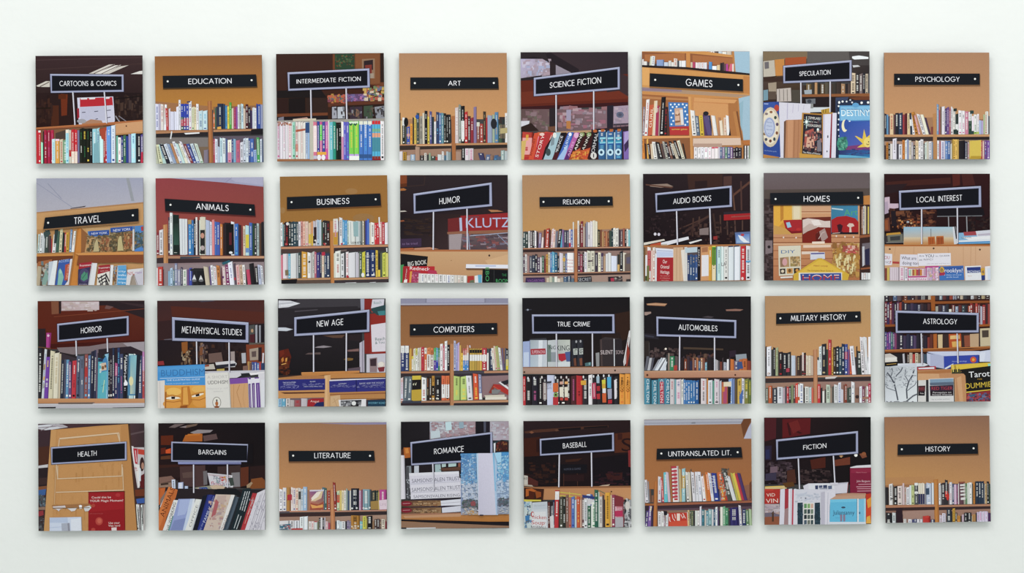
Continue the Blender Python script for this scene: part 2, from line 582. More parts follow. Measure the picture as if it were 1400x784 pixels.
hang('square photograph with a dark sign reading EDUCATION on an ochre wall, leaning books below', (203, 66), (43, 53, 739, 43, 48, 750, 744, 741), '''
G 43 43 745 400 8f5c33 8a5a36 b0772c b5792b
P 9a6a45 43 345 384 375 384 545 43 545
P 8a6040 420 380 745 370 745 530 420 530
P 75604e 43 580 390 580 390 750 43 750
P 79716f 43 582 384 580 384 640 43 640
P 5d5360 420 572 745 570 745 750 420 745
P 9a5f36 384 345 412 340 418 745 390 748
P b4733f 390 345 400 342 404 746 396 748
P ad7a55 43 542 385 532 385 542 43 556
P 2a2629 43 556 385 544 385 572 43 580
P e6e6ea 230 551 330 546 330 554 240 560
P b9845c 420 532 745 524 745 534 420 544
P 2c282c 420 544 745 534 745 562 420 570
P 1f1c20 665 528 745 520 745 560 665 560
B 44 533 384 530 : 34,362,c9c8deB 12,362,a9a0b8 26,364,d9d0ccR 20,366,e3e2eaG/6 22,390,b23a3cW/-6 14,392,c8c0d0 34,412,c9c9dd 16,412,d2d2e6 20,380,dadaea 18,336,dcdce6K 22,362,2f5a4aWW~34a0050~b456085 22,362,3a4a9aWW~34a0048~b455585 24,362,36489aWW~34a0048~b455585 24,346,d8d6dcBP 22,382,d4d0b0G 16,384,dccfa8K 22,362,dcd8dcK 34,406,b9d0d8CB 40,406,bcd4dcCB
L 2f3a6a 8 250 350 272 348
L d6d6da 8 142 590 150 540
B 420 525 745 522 : 14,420,c86a35W 10,390,3f5f4a 12,380,3a3a44 46,360,23304aWT 18,362,2a3a52 18,372,3a78b0C 16,378,d8c43aK 20,352,4a9a34W 16,390,cfc4b0 20,384,a03a5aP 14,380,8a4a9a 14,366,d6d8deK 16,364,a6a49cK 18,362,b6d0d8B 18,392,c9b6a8 22,364,4a1c24W 18,384,2c2a32W 16,404,3c2c50 16,385,c6cad4 18,388,d9d8dcK 12,362,2f3f8a 22,364,2f4c9aW 22,366,7f86a8
P d8a040 446 512 470 508 472 526 446 528
B 40 752 388 748 : 36,628,b4b8a0G/-22 34,626,c8c8a4K/-20 30,624,a8c4c0B/-30 34,625,242430W/-46 30,622,c0c8d6K/-46 24,622,8a9ab8B/-46 24,620,b08a60R/-44 26,606,d6d6dcB/-50 24,620,b0cccc/-48 26,618,e0dcc8G/-46 20,606,d4d0dcK/-60 24,622,80383aW/-50 28,622,3c4e92W/-50 30,620,bccad4B/-46 28,620,bcc6bcG/-40 40,660,7a7080
B 420 744 745 741 : 12,590,b04050W 22,590,cfd4e2K 16,640,aab6cc 20,584,b8d2d8B 24,584,d2dce2K 16,590,4c5a88 30,596,dedad8R~c8a5500~eed0055 14,590,3f4a7aW 20,590,7a9cb8C 32,598,b05a74RB 24,610,d0d0dcK 20,585,bcc4d4KK 20,584,c9d2daKB 14,586,3a4f8aW 28,588,4060a4W 24,660,9ab0d4B/-4 22,580,3f9a52W/-4 16,590,c0cad8K 10,595,3a4a6a
H 95 180 701 170 706 248 97 260 263 540 196 232 : EDUCATION
D 127 216 672 208
''')
hang('square photograph with a grey-framed sign reading INTERMEDIATE FICTION over pale and blue paperbacks', (369, 64), (42, 47, 742, 40, 46, 745, 745, 738), '''
G 42 38 745 300 3a241f 35201a 3a201a 401f14
G 42 300 745 500 33201a 3f2216 2c1a16 402416
P 6a3a22 410 48 745 40 745 260 410 210
P 28402e 424 48 552 44 552 150 424 146
N 11 40 430 56 546 130 12 12 6a4a2a 38583c 1c2c24 7a3226 4a6a44
P 7a4a2c 556 46 716 42 716 240 560 246
P 8a6a52 600 80 684 76 684 206 600 206
P 2c2024 612 92 672 84 672 150 612 148
P 7a3028 620 120 664 116 664 176 624 176
P 9a8878 612 176 676 172 676 204 612 204
P 2c1c18 720 44 745 40 745 230 720 230
P 1d1718 46 286 330 276 370 330 46 332
P 2d1a18 48 340 116 338 116 430 48 434
P 1b1415 122 336 230 332 230 440 122 440
P 30201c 238 334 376 330 376 470 238 470
P 6c3a22 46 436 376 428 376 446 46 456
P 1e181c 46 456 376 448 376 480 46 486
P 7a7684 54 462 90 454 90 486 54 486
P b98c80 150 470 240 458 260 480 150 486
P 5a3020 378 366 745 344 745 400 378 392
P 6e4a70 470 310 610 306 610 352 470 358
N 12 36 382 318 490 360 26 26 a03a2a b0862c 3a6a6a 6a2a50 c0583a
N 13 40 610 262 745 346 30 26 b03a2a c9a23a 3a5a8a 4a7a4a d8c8b0 8a2a2a
N 14 20 500 312 610 350 22 20 5a5c8a 8a68a0 c06a9a 4a3a60
P 2a1a16 400 386 745 372 745 470 400 472
P 9a9aa6 404 392 432 390 436 466 404 468
P b0b4be 440 392 480 390 490 466 440 468
P 3a2c3a 520 392 600 388 600 466 520 468
E 7a5a4a 560 430 22 26
P 3c4a3a 610 386 668 382 668 466 610 466
P 8a8c96 680 392 745 384 745 466 690 466
N 15 30 400 392 745 462 16 26 2c2428 5a4c3c 3a3a44 8a8890 1c161a
F 117 168 648 142 650 264 122 286 13 176 590 203 232 : INTERMEDIATE FICTION
K 266 280 268 476 496 271 500 490
P 9a948e 46 480 745 466 745 492 46 494
P c8bca8 150 470 300 466 300 480 150 484
P 9a6440 46 730 745 726 745 738 46 746
B 46 730 162 730 : 20,490,c8b9c4P 18,490,d4ccd6 18,490,d6d0d6P 18,490,d2cad2 20,490,d8cecbP 22,490,d0c8cc
N 16 26 50 492 140 512 12 14 a05a4a c0805a 6a4a44 b8a0a0
B 146 728 165 728 : 22,490,8fc0aeG
B 166 730 258 730 : 20,490,d6ccc8~c876080R 18,488,d8d0cb 18,490,d4cbc6R 17,492,d8d4d0 16,490,b6c4d8B 14,492,90acd0~3483030
P a8563c 168 540 230 532 230 544 168 556
P 2f4a78 232 494 256 494 256 560 230 560
P b9b4a6 258 480 282 478 284 734 258 734
B 282 732 380 732 : 26,490,cc6a86W~edd8010~bbc9099 18,486,2f3f8aW 18,488,c2508aW~2c25008 20,488,3a4690W 22,488,c24c94W~b6a0050
P e0a030 306 684 366 684 366 704 306 704
E e6e2e6 318 720 13 18
E e6e2e6 346 720 13 18
B 378 734 480 734 : 10,480,c9c6c0 26,490,5fb0bcW 20,488,1f8a74W 20,502,15201aW 18,506,15151aWG 18,488,e6e0d8~c8a4000
B 478 736 580 736 : 18,490,5d5cbcW 18,490,5f5ebeWC 34,484,6fc03eY~b9d8590 32,484,72c244Y~b9d8590
P e6e8e4 514 710 578 710 578 738 514 738
P cfe0c8 516 488 574 486 574 500 516 502
L 28504a 8 516 500 526 512 534 498
L 28504a 8 546 500 556 512 564 498
B 580 738 665 738 : 28,484,3f72c0W~3588595~ddc0009 28,484,3f74c2WC~3588595~ddc0009 28,484,3c70bcW~3588595~ddc0009
B 664 738 745 738 : 18,482,4aa8cc~c220009~7a82028~d973142~4894378~8329099 18,482,46a4ca~c220009~7a82028~d973142~4894378~8329099 18,482,48a6ca~c220009~7a82028~d973142~4894378~8329099 26,484,dcd8dcK
P 8a1e28 664 728 720 728 720 738 664 738
''')
hang('square photograph with a black sign reading ART over tall dark art books', (537, 64), (42, 43, 741, 39, 43, 739, 744, 737), '''
G 42 39 745 470 a87d5c a87a54 c38f5a c08a56
P a87852 43 470 376 470 376 630 43 640
P 94704f 404 500 745 500 745 630 404 630
P 9a7764 43 660 376 640 376 740 43 740
P 8a6a5a 410 660 745 640 745 740 410 740
P a4663a 378 450 404 448 408 740 384 740
P b98058 43 630 380 622 380 632 43 644
P 382c28 43 642 380 634 380 660 43 672
P c99c70 150 640 380 632 380 642 150 646
P b5845a 408 626 745 620 745 634 408 640
P 2e2624 408 640 745 634 745 656 408 668
P 3b3030 690 455 745 455 745 620 690 620
B 43 634 376 628 : 8,430,2c2420 14,480,c8b088 20,460,1f2422W~ddd0030 14,470,4a4a40 24,520,3a50a8Y~c8a4055 20,500,d8982aR/2 12,460,3a3028 18,455,d0b04aK 22,430,3f4a4aWT 24,450,8f8a80K/3 16,430,c2b8a4 22,416,18181cWW 16,455,c8b03aK 18,420,4c4a80W 16,455,22303a 16,486,d8d4d4B 22,424,2f3a5cWC 18,430,4a6a9cW 18,430,5a8894W 18,432,24221fW 18,440,1a1a1aW 18,440,2a2a2cW
E 1a1a1e 86 490 14 30
E 2a50a0 158 455 12 14
B 404 626 745 622 : 22,394,c0b0b0W 14,376,7a8078W 22,384,18181cW~ddd4090 18,422,b0262aW 18,450,4c2c30W 18,460,8a2a34W 18,390,7a6a90 20,490,7a4438W~ccb0020 20,500,a04038W 16,420,3a3028T 10,460,a02c2c 30,445,8a94ac 14,440,9aa890 22,424,4f7aa0WT 22,500,3a5040W 18,470,2a3032 16,430,d4d0d0K
E 26262c 655 500 20 34
P 6a5c4c 693 505 712 505 712 595 693 595
P 6a5e4c 716 505 730 505 730 595 716 595
P b0a070 696 530 742 526 742 560 696 564
B 43 740 376 738 : 20,680,cfc8d0 26,684,b0842aK 24,705,b09a90 30,700,8fa4bcW 30,650,a2806c 26,705,342a2aW 16,690,d0c8c0K 14,700,3a3a3a 12,690,8a9a80 30,710,3f4a44W 14,716,a03a34 26,700,c8ccd0 14,680,d6d4d4K 14,705,4a6a80 14,680,a2b0b8 16,684,7c8a8c
B 408 740 745 738 : 36,680,96786a 22,656,1c1a1eW 26,660,d0c6ccP 28,660,d6ccd0P 40,740,8a6a5a 34,690,3a3a60W/-12 30,700,5c6a8cW/6 20,705,8a6a5a 26,704,3c5a80C/8 22,712,4a5a74 24,672,8ca0a0W 20,676,a4acb0
H 115 200 683 198 686 271 114 274 362 440 221 253 : ART
D 144 237 656 235
''')
hang('square photograph with a tilted sign reading SCIENCE FICTION over slanted bright paperbacks', (703, 63), (42, 41, 739, 37, 45, 740, 744, 738), '''
G 42 37 745 330 3a2c32 2f262c 402c30 352a2e
P 241c22 42 60 240 44 420 150 420 180 42 215
G 42 84 240 210 b0a8c8 a08c96 a79cb4 8c7880
N 21 30 60 90 230 205 30 26 9aa6c8 b3a8c0 8a7c88 c4bcd0 a58a94
P 2c2428 42 40 200 40 230 110 170 76 120 70 42 84
P 2a2024 232 95 270 118 270 200 232 200
P 8c8290 270 122 376 176 270 200
P 2a2226 42 210 180 190 180 212 42 228
P 5c2216 42 226 745 180 745 372 42 412
P 6a2a1a 42 300 745 240 745 340 42 380
P 3a2a2e 620 150 745 200 745 330 680 290 600 300
P 38161a 42 395 745 362 745 385 42 420
G 42 410 745 555 5a4444 8a6a74 5c4a46 7a606c
N 22 26 50 425 230 540 40 30 6c5a54 7a5a62 5a5a4a 8a7078
N 23 34 285 400 600 540 46 30 8e6c78 96566a a08894 7c7480 b0969c 8a5a5e
P 2a2226 228 405 276 400 284 550 228 552
P 9a90a8 338 415 368 412 368 490 338 490
P b0723a 338 486 366 486 366 538 338 536
P 26222e 602 388 644 384 640 540 602 540
P a08c9e 644 392 745 384 745 500 644 505
N 24 20 650 395 740 495 26 20 a8909c 9888a0 8c7c8c b4a0ac
E 5a6078 686 446 24 20
E 4a4c60 686 446 12 10
L 3a3440 8 644 510 745 505
L 46404c 3 660 505 660 540
L 46404c 3 690 505 690 540
L 46404c 3 720 505 720 540
P c8c6d0 42 488 100 486 92 526 42 528
P 5a4a40 100 490 120 520 110 530 92 526
P 2c1e1c 110 500 160 550 42 556 42 526
P 6a4432 220 525 270 520 280 555 222 552
P b08a66 270 556 500 546 745 520 745 560 270 575
P 30242c 500 540 745 520 745 560 500 580
F 128 208 684 136 684 280 128 326 13 232 562 218 258 : SCIENCE FICTION
K 271 318 271 556 515 292 515 545
P 3a1a1c 42 570 740 560 745 745 42 745
B 44 742 250 740 : 52,560,b03428~d992080YR/10 46,560,c06a3a~e8a1560~b225590RY/38 50,560,c4402cWO/24
P c9a85a 46 618 78 612 62 738 44 738
P c8482a 130 566 160 562 128 738 92 738
T 118 655 112 14 -76 5a1418 ENGINES
P b02a30 166 564 240 562 208 690 184 738 124 738
T 166 650 150 20 -73 e8d8d0 STORY
E e0c0b8 180 574 16 10
P a83030 212 562 246 562 200 680 185 690
P 241a1e 200 660 262 560 276 562 222 738 178 738
P 9cb8c4 258 562 302 560 246 738 188 738
P 7a8a94 240 600 262 580 258 640 236 650
E d8dcd8 262 580 12 18
E 3c4a4c 220 690 16 24
P 1a181d 305 562 338 562 286 738 246 738
T 290 640 120 16 -72 e0dee4 PRINCE
P 4a1c24 262 690 290 690 284 738 244 738
P 3e62b4 350 560 386 560 328 738 276 738
P 98b4dc 328 660 350 640 328 738 276 738
T 340 628 90 16 -70 d4e0f0 ALIENS
E e8e8f0 362 574 10 12
P b05aa0 390 562 424 562 350 738 320 738
E d8a8c8 402 580 16 18
P 5a2a6a 348 680 376 650 350 738 322 738
T 366 668 100 14 -70 e0a8d0 ASHES
P 2a2420 430 560 462 560 402 680 378 690
E 7a8a50 440 574 16 14
T 416 622 120 18 -68 e8e0d8 ANNE
P b8482a 378 690 430 660 412 740 352 740
P e0a040 372 706 396 700 388 740 362 740
P 241c1c 482 558 508 560 450 690 424 690
E 6a8a48 484 574 16 14
T 466 622 120 18 -68 d8d0c8 ANNE
P c04a28 428 680 494 660 470 740 410 740
N 25 26 370 680 480 738 22 18 d87a2a 8a2418 e0a83a b03420
P 1e1c22 516 546 546 542 540 720 492 740 500 640
T 518 642 160 22 -78 d0ced2 NORMAL
E b05a2a 524 552 14 10
E cfcbc8 514 712 20 22
L 26222a 6 514 700 514 724
B 546 736 700 734 : 50,548,2f5c8aWC~ddd0003~28a3540~2594350 8,560,9ab0c0 46,548,2c5a8cWC~28a3540~2594350 8,560,a8bccc 46,546,2f5e90WC~28a3540~2594350
P b0602c 562 540 586 540 584 556 562 558
P b0602c 618 540 642 540 640 556 618 558
P b0602c 668 538 692 538 690 554 668 556
P 8acad8 554 594 592 592 592 604 554 606
P 8acad8 606 594 642 592 642 604 606 606
P 8acad8 658 592 694 590 694 602 658 604
P 7ac0d4 554 624 592 622 592 632 554 634
P 7ac0d4 606 624 642 622 642 632 606 634
P 7ac0d4 658 622 694 620 694 630 658 632
E b8d8e8 564 690 20 22
E 24405c 564 690 9 10
E b8d8e8 622 690 20 22
E 24405c 622 690 9 10
E b8d8e8 674 688 20 22
E 24405c 674 688 9 10
P 7c62a8 706 556 745 550 745 734 710 736
P a896c8 714 560 745 552 745 640 712 644
P 3c2c50 712 640 745 600 745 650 716 690
''')
hang('square photograph of pine bookcases with a black sign reading GAMES', (869, 62), (42, 39, 741, 39, 43, 739, 742, 737), '''
R 42 38 745 742 b87a42
P 8a5232 42 42 328 42 328 140 42 126
P a8683a 60 60 320 50 320 110 60 100
P 8e5534 354 52 640 76 640 168 354 150
P a6663a 370 64 630 84 630 130 370 120
R 440 38 630 58 a87858
B 445 56 625 62 : 20,40,d8d4d4 22,42,c8c8cc 26,40,e0dcdcK 24,40,50484c 24,40,b8c0c8 30,42,d8d4cc 30,40,c8b8a8
P c88a48 42 38 440 38 640 66 640 80 350 52 42 42
P c68544 328 42 354 44 356 152 332 148
P b5783e 628 40 650 40 650 178 634 174
P 9ab8cc 640 40 745 40 745 190 650 178
B 43 130 328 148 : 12,90,cfc8c8 22,104,d8d4d0 14,110,50484c 14,72,c0c4b0/8 22,70,d6d8dcK/4 14,120,403c40 50,94,8298c4 30,110,b4bccc 20,100,c8c4c0 16,110,dcd8d4 24,86,d4ccc4R 12,100,404650 16,100,d0d0d0 30,100,d6d4d8
B 358 152 640 172 : 14,110,c9b8a0 20,108,a83a5c 20,112,d8ccd0 20,112,e0dce0R 20,112,e2dde0R 22,112,d6d2da 12,130,804848 24,108,4d88c0 34,135,e0dfe2 22,128,d0b890 16,115,282428 12,112,403038 14,120,6a4a50 14,122,b03a90 28,120,c8586c/14 14,122,d0c0b8
P 2b211f 42 128 330 142 640 172 745 184 745 200 640 190 330 156 42 142
P c98c4a 42 142 745 196 745 330 42 274
P d69c58 42 142 90 146 90 262 42 258
P ba7a40 700 200 745 204 745 320 700 312
P a8886e 42 270 745 325 720 345 42 300
P 8a7484 42 276 300 292 300 302 42 296
P c28446 42 298 345 318 665 340 690 332 690 350 345 340 42 320
P 9ab6c8 668 345 745 328 745 620 700 620
P 8cacbc 672 380 700 360 690 560 680 520
P 9a5f36 42 318 340 336 340 590 42 600
P b47a4a 42 330 340 350 340 360 42 346
P c08448 340 330 368 335 375 740 352 740
P d09454 344 334 358 335 362 740 354 740
P c0804a 368 340 660 352 668 590 372 590
P cb9058 376 370 600 384 604 590 376 590
P a86c3a 600 380 660 350 676 590 612 590
P b47840 632 432 668 428 708 740 684 740
P ce935a 380 340 660 356 640 378 380 366
P 7a4a2c 652 430 664 430 694 620 686 620
B 44 588 220 588 : 14,400,8a7a8aW/6 26,352,e4dfe0R/14 22,400,b03a34YW/18 12,400,3a2824/14 26,360,d0b48aW/14 22,392,a0344cW/8 8,400,a8988c/6 34,336,19171cW/14 26,400,2e2224R/6 18,430,50302a
P c05a3a 88 390 118 384 106 584 82 584
T 100 470 130 18 -84 e8d8c0 GURIL
P d6c7b4 128 362 142 362 130 584 112 584
P a03050 132 440 152 430 146 584 126 584
P 3f74b4 212 370 340 374 346 584 222 584
N 27 0 0 0 1 1 1 1 fff
E dfe6ee 228 386 6 6
E dfe6ee 254 384 6 6
E dfe6ee 280 386 6 6
E dfe6ee 306 384 6 6
E dfe6ee 330 390 6 6
E dfe6ee 240 402 6 6
E dfe6ee 266 400 6 6
E dfe6ee 318 404 6 6
E dfe6ee 228 424 6 6
E dfe6ee 242 444 6 6
E dfe6ee 232 470 6 6
E dfe6ee 244 492 6 6
E dfe6ee 232 514 6 6
E dfe6ee 322 430 6 6
E dfe6ee 334 452 6 6
E dfe6ee 324 476 6 6
E dfe6ee 336 498 6 6
E dfe6ee 322 518 6 6
P c8a088 252 410 304 408 314 520 256 522
P d8d2d0 286 420 306 418 312 516 296 518
P 8a5a3c 258 448 286 440 290 500 256 506
E d8b49a 270 440 10 12
P d0a890 258 460 284 456 286 490 256 492
P b03030 218 530 345 526 346 584 222 584
T 284 545 100 12 0 d8c04a summer games
B 368 588 500 588 : 30,424,dcd8d6K/-14 22,460,5a6a80W/-12 28,456,c8a828K/-8 20,450,50345a/-12 34,456,3a3a5cW/-16
E 24242c 456 444 18 14
P 5a4c78 440 466 470 456 494 584 466 584
B 494 588 612 586 : 14,470,b88a60 26,458,d8d4d4W/-18 16,470,b07a58 20,490,d6c8b4/-8 22,470,c8b09cR 18,458,e0dcdc/-8
P 26222a 612 540 604 588 618 588
P d6975a 42 590 352 590 352 604 42 612
P c4854a 372 590 676 590 678 604 372 604
P 8a5634 42 608 352 602 356 740 42 742
P d2b6a4 372 606 680 604 684 650 372 655
P b09080 376 640 560 640 560 664 376 664
B 44 740 330 738 : 22,610,c87a2aK/-8 14,640,3a2a28/-6 14,610,d8a040/-4 18,640,302426W/-14 20,640,c8b49a/-6 30,628,ddd9d6K/-12 16,630,3a3a40/-18 28,630,1c1a1eW/-26 20,640,504040/-20 18,626,a8a49aK/-24 20,630,2a2a34W/-26 18,640,70483aW/-26 22,625,1e1c22W/-30 24,640,c4b8a4K/-34 22,620,24242aW/-40 24,620,cfccb8K/-34 12,640,2a2422/-20
B 378 740 688 736 : 26,664,ded8dcK 22,664,e2dde0K 22,664,dedae2K 26,664,e2e0e4P 24,664,e4dce0P 22,662,e6dade~c560015 24,662,e8e0e2~c560012 10,664,d0c8d4 16,664,5a6a8aW 18,662,8a789aW 18,662,58806cW 18,662,5a6094W 18,662,7a5a8aW 18,670,3c2c3cW 18,664,2a2630W 24,668,35303cW
P 1e1c22 632 690 680 680 676 694 634 700
P b26c34 690 620 745 616 745 650 700 650
B 700 740 745 738 : 10,655,2a2428 10,655,e0dad8K 10,655,28242a 10,655,d8d4d8K 14,655,7a8a74
H 92 182 697 222 697 302 90 268 328 496 222 270 : GAMES
D 127 225 667 259
''', '8a5c34')
hang('square photograph with a framed sign reading SPECULATION above a blue zodiac cover', (1034, 62), (43, 39, 735, 39, 47, 732, 737, 732), '''
G 42 38 740 240 6a5a4a 3a3434 4a3428 2a2226
P 7a664e 42 42 340 40 330 86 42 100
P 5c5654 330 40 610 38 610 110 330 120
P 443e3e 600 40 740 40 740 130 610 130
P e4e6ea 622 72 668 66 728 76 728 88 636 92 622 84
P c0c0c4 625 130 660 128 676 138 630 144
P b8aea0 44 104 116 96 124 200 46 206
P 6a6468 52 110 80 106 82 150 54 154
P bf7f3a 118 94 180 88 184 196 124 200
P a04a22 186 82 324 74 322 120 186 132
P 7a5632 178 196 130 198 140 216 46 216
P 3c2a24 42 206 320 204 320 236 42 240
G 42 236 300 370 4a3a34 4a3828 3a2a24 2a2020
P 9a8a78 76 246 130 240 130 320 82 324
P 6f90a0 46 292 76 288 76 356 46 360
P 58483e 78 300 128 300 128 350 78 352
P b8aca6 132 284 224 276 228 364 134 368
L 6c645e 4 150 286 152 362
L 6c645e 4 176 286 178 362
L 6c645e 4 200 286 202 362
P 4a443c 228 290 284 290 284 370 230 370
B 295 320 740 318 : 28,260,3a2c26 34,250,6c5636W 20,240,38302a 18,240,ab8058 18,245,2a2622 30,250,5a4632W 24,240,50483c 26,250,4a3c34T 22,245,36302c 30,240,3a2e2a 26,250,a07a58W 16,250,282224 20,250,4a3a34 30,180,cab49aK 24,180,302a2cW 20,185,7a6a6aW 18,180,2a2830W 18,185,b8a894K 12,182,3a3a44
P 9aa2ac 310 292 360 288 360 316 314 318
P 8a5430 290 320 740 312 740 332 290 336
P 261d20 290 336 740 332 740 480 290 480
P 6a6c74 320 350 384 346 384 380 324 380
E 3c3e48 345 364 14 12
P 3b4460 515 340 600 336 560 440 515 440
P 6a3a24 600 340 740 330 740 356 640 356
P c8ccd2 330 404 480 402 472 432 330 436
P 8a8a8a 300 380 370 380 370 410 300 410
P b8902e 420 420 476 408 476 440 424 440
L 5a4818 4 436 418 434 440
L 5a4818 4 452 414 450 440
F 174 134 618 97 618 230 176 246 13 280 480 164 196 : SPECULATION
K 288 242 290 380 479 234 479 440
P cfcbd8 148 370 354 382 330 732 150 732
P b4aec6 200 376 206 376 204 480 198 480
L b8b2c8 4 240 382 236 440
L b8b2c8 4 275 384 272 430
L bcb6ca 4 310 386 306 420
P 2c4690 42 372 146 366 158 728 42 710
P 36529c 42 372 120 368 130 500 42 500
P 8a9aca 50 376 80 378 76 386 50 384
E b04030 132 408 16 22
E c8b8a0 92 532 62 130
E dcd0bc 92 530 52 112
E 7a6a70 66 446 10 8
E 8a5a3a 96 434 10 8
E 3a4a44 124 470 9 11
E 5a4860 136 514 9 11
E 7a4a34 134 570 8 11
E 384850 118 610 8 12
E 6a3a30 92 622 9 10
E 4a4a58 64 612 9 10
E 8a6a4a 54 576 8 10
E a9b0cc 86 534 38 66
E 8c96bc 86 534 33 60
E b4bcd4 86 534 28 54
T 86 500 34 8 4 5a6a98 Runes
T 86 524 36 8 4 5a6a98 Charts
T 86 548 40 8 4 5a6a98 Secrets
T 86 574 20 7 4 5a6a98 Key
T 92 686 80 8 6 98a8d0 new horizon guide
P b47a3a 42 708 158 728 120 734 42 734
P b07a56 192 486 306 482 306 732 184 732
P c08a64 204 488 240 486 236 732 204 732
L 9a6644 4 250 486 244 732
L 9c6846 4 276 484 270 732
P 6a4a3a 180 496 194 488 188 732 178 732
P b07c30 298 438 434 446 436 732 284 730
P c29038 280 700 430 720 430 732 282 732
P 2a2630 308 446 426 454 430 714 298 704
N 28 50 312 470 424 640 16 18 3a4a50 58383c 46606a 2a2a38 6a4448
L b8d0cc 5 326 462 326 540
L b8d0cc 5 306 500 352 496
L a8c4c0 3 312 480 340 516
L a8c4c0 3 312 518 342 480
E e8f0ec 326 498 8 10
T 376 474 80 17 5 e4e0dc TEMPLARS
T 372 498 50 8 5 d8d4d0 and the
T 374 522 92 17 5 e4e0dc ASSASSINS
E dff0ee 400 548 7 9
P a8524a 318 560 372 540 380 660 310 660
P d0a088 330 600 370 590 378 668 322 668
N 29 34 306 560 425 690 18 24 8a3038 c07a6a 4a3040 d8b8a0 30202a 6a3a4a
P 76707a 396 620 420 610 424 690 396 690
T 360 700 116 12 6 e8e4e0 The Militia of Heaven
P d8d4e2 434 444 486 444 482 732 432 732
P c4bed0 434 444 446 444 442 732 432 732
P 8a2432 486 442 494 442 486 732 476 732
P d4d0e0 494 440 524 440 518 732 488 732
P b0842e 424 440 500 436 490 446 428 450
E 4a4a58 465 594 4 10
E 4a4a58 460 690 4 6
P 28324a 524 360 740 356 740 734 516 734
E e8e8e8 538 372 7 9
E e8e8e8 560 366 7 7
E d8dce0 586 366 6 6
E d8d8e0 622 372 6 6
E e8e8e8 684 374 8 8
E e8e8e8 726 372 8 8
E c8d0d8 610 356 6 5
E e0e4e8 534 396 6 6
E e0e4e8 535 440 5 8
E e0e4e8 536 482 6 6
E d0d8e0 532 516 5 5
E d8e0e8 534 550 6 6
E c8d4e0 538 590 5 5
P 5a9aca 540 392 740 390 740 490 540 494
P 7ab4da 548 400 740 396 740 484 548 488
E 5a9aca 645 390 22 16
T 646 438 188 44 0 e4f0f4 DESTINY
T 646 434 188 44 0 3a6a9c DESTINY
T 644 437 184 40 0 dceef4 DESTINY
G 540 492 742 670 2a4a9a 3a5cae 3c5aa8 5a5cae
E e6dcb8 574 524 20 40
E 3250a0 586 516 16 34
E d8e0f0 606 494 6 4
P 7a3a70 560 660 740 640 740 690 560 690
P d8b83a 650 590 690 610 700 545 716 600 740 580 740 660 655 665 692 640 640 590
E e2cb6a 724 632 26 32
E 3a3040 730 628 4 4
L 6a4a30 4 716 640 724 648 734 642
G 540 680 742 735 34346c 2c5a94 283a6c 2a7ab0
N 30 24 580 676 740 720 30 10 2a5a9c 3a2c5a 206a9a 4a4484
E 3c8a78 560 640 36 44
N 31 22 535 600 590 680 18 18 2c6a5a 5aa890 1f4a44 78b8a0
P 5aa4c8 536 712 620 716 740 728 740 736 536 736
''')
hang('square photograph with a flat black sign reading PSYCHOLOGY over pastel and dark spines', (1199, 62), (46, 48, 730, 47, 48, 741, 731, 740), '''
G 45 46 735 480 a97c5a a87c5c c08c5e be8c60
P a07454 45 480 362 468 362 580 45 580
P 9a7050 390 480 732 480 732 580 390 580
P a08070 48 602 364 600 364 741 48 741
P 8a7464 390 612 732 606 732 741 390 741
P b4804e 362 446 386 440 392 741 366 741
P bd8c62 48 580 364 580 364 596 48 596
P 3c302e 48 598 364 594 364 622 48 624
P bf8d60 388 580 732 578 732 594 388 596
P 2c2426 390 600 732 594 732 614 390 616
B 48 580 364 580 : 14,445,302c38W 12,450,5a8ab0 10,460,50485a 24,445,cdb08aR 10,450,58383c 22,440,24222aW 26,440,26344eW 14,450,8a3a40R 16,442,501c24 20,442,cdb48cK 14,440,303848~ddd3060/-8 16,440,d8d6dcK/-8 22,434,b8782aK/-26 14,455,c88890W/-30 14,450,a87a5a/-34 20,448,d6d2d8K/-40 20,450,d8d4c0/-36 12,470,48324c/-30 14,530,80403a
B 388 580 732 578 : 16,384,6f90b4W 10,420,a84a54 12,400,705a4c 24,398,d6d0daK 14,410,4a3a6aW 18,402,6a4a82W 14,410,a05a6aW 12,400,d8d4d8K 22,412,d0cdc8K 22,446,2e3a38~ddd5080 28,424,dcd8dcKP 22,426,e0dce0KP 26,430,c67a94W 26,432,dadadaK~2434000 14,460,c0b83a~ede0088 26,450,dcdadaKG~ab38899 14,446,ddd9dcPK~ab38899 18,488,a8b4d8 14,490,a898c0 14,450,a8b48c 14,430,d4ccbcR 10,430,cfd0d0 10,460,3c3a40
P 2f4440 604 424 628 424 628 444 604 446
P 2f4440 604 558 630 556 630 578 604 578
P 2b3a38 496 548 520 546 520 578 496 578
P 2b3230 496 412 518 410 518 428 496 430
B 48 741 364 741 : 12,650,3a2c30 16,630,b0702aK 14,640,2a2626W 18,640,cfc8c4 30,606,d6d0dcK 14,640,3a3640 26,644,d2d0daK 20,616,b8702cK 14,616,d8dce0K 14,612,8088a8 18,618,c8bcaeK 14,630,a8a0a8W 16,650,302a2eW 22,620,d8bc94K 14,620,e0dadcB 22,612,d8d4d8K 10,640,403c3cW 14,630,c8d0ccG 14,625,c0b8a8 22,625,d0ccd4K 10,630,7a8aa0
B 390 741 732 740 : 16,620,d4d0d8K 12,625,a05a60 32,622,d0ccdcB 18,622,6a8ac0W 20,622,3e5f98W 12,640,c8c4bc 10,612,a8842a 14,612,d6a84aK 14,612,dab054K 12,612,c09a48 44,620,201c22 20,626,303048W 14,630,b0a0a0R 12,620,c8a848 66,620,c0a02c 18,618,a82c38W 14,622,c8a090W 20,618,6a4480WC 20,620,70489aW
P d0b446 610 622 676 616 676 736 600 736
P b08e24 610 720 676 720 676 738 600 738
H 110 185 667 184 667 257 110 259 250 534 204 238 : PSYCHOLOGY
D 140 220 636 219
''', '7a5638')
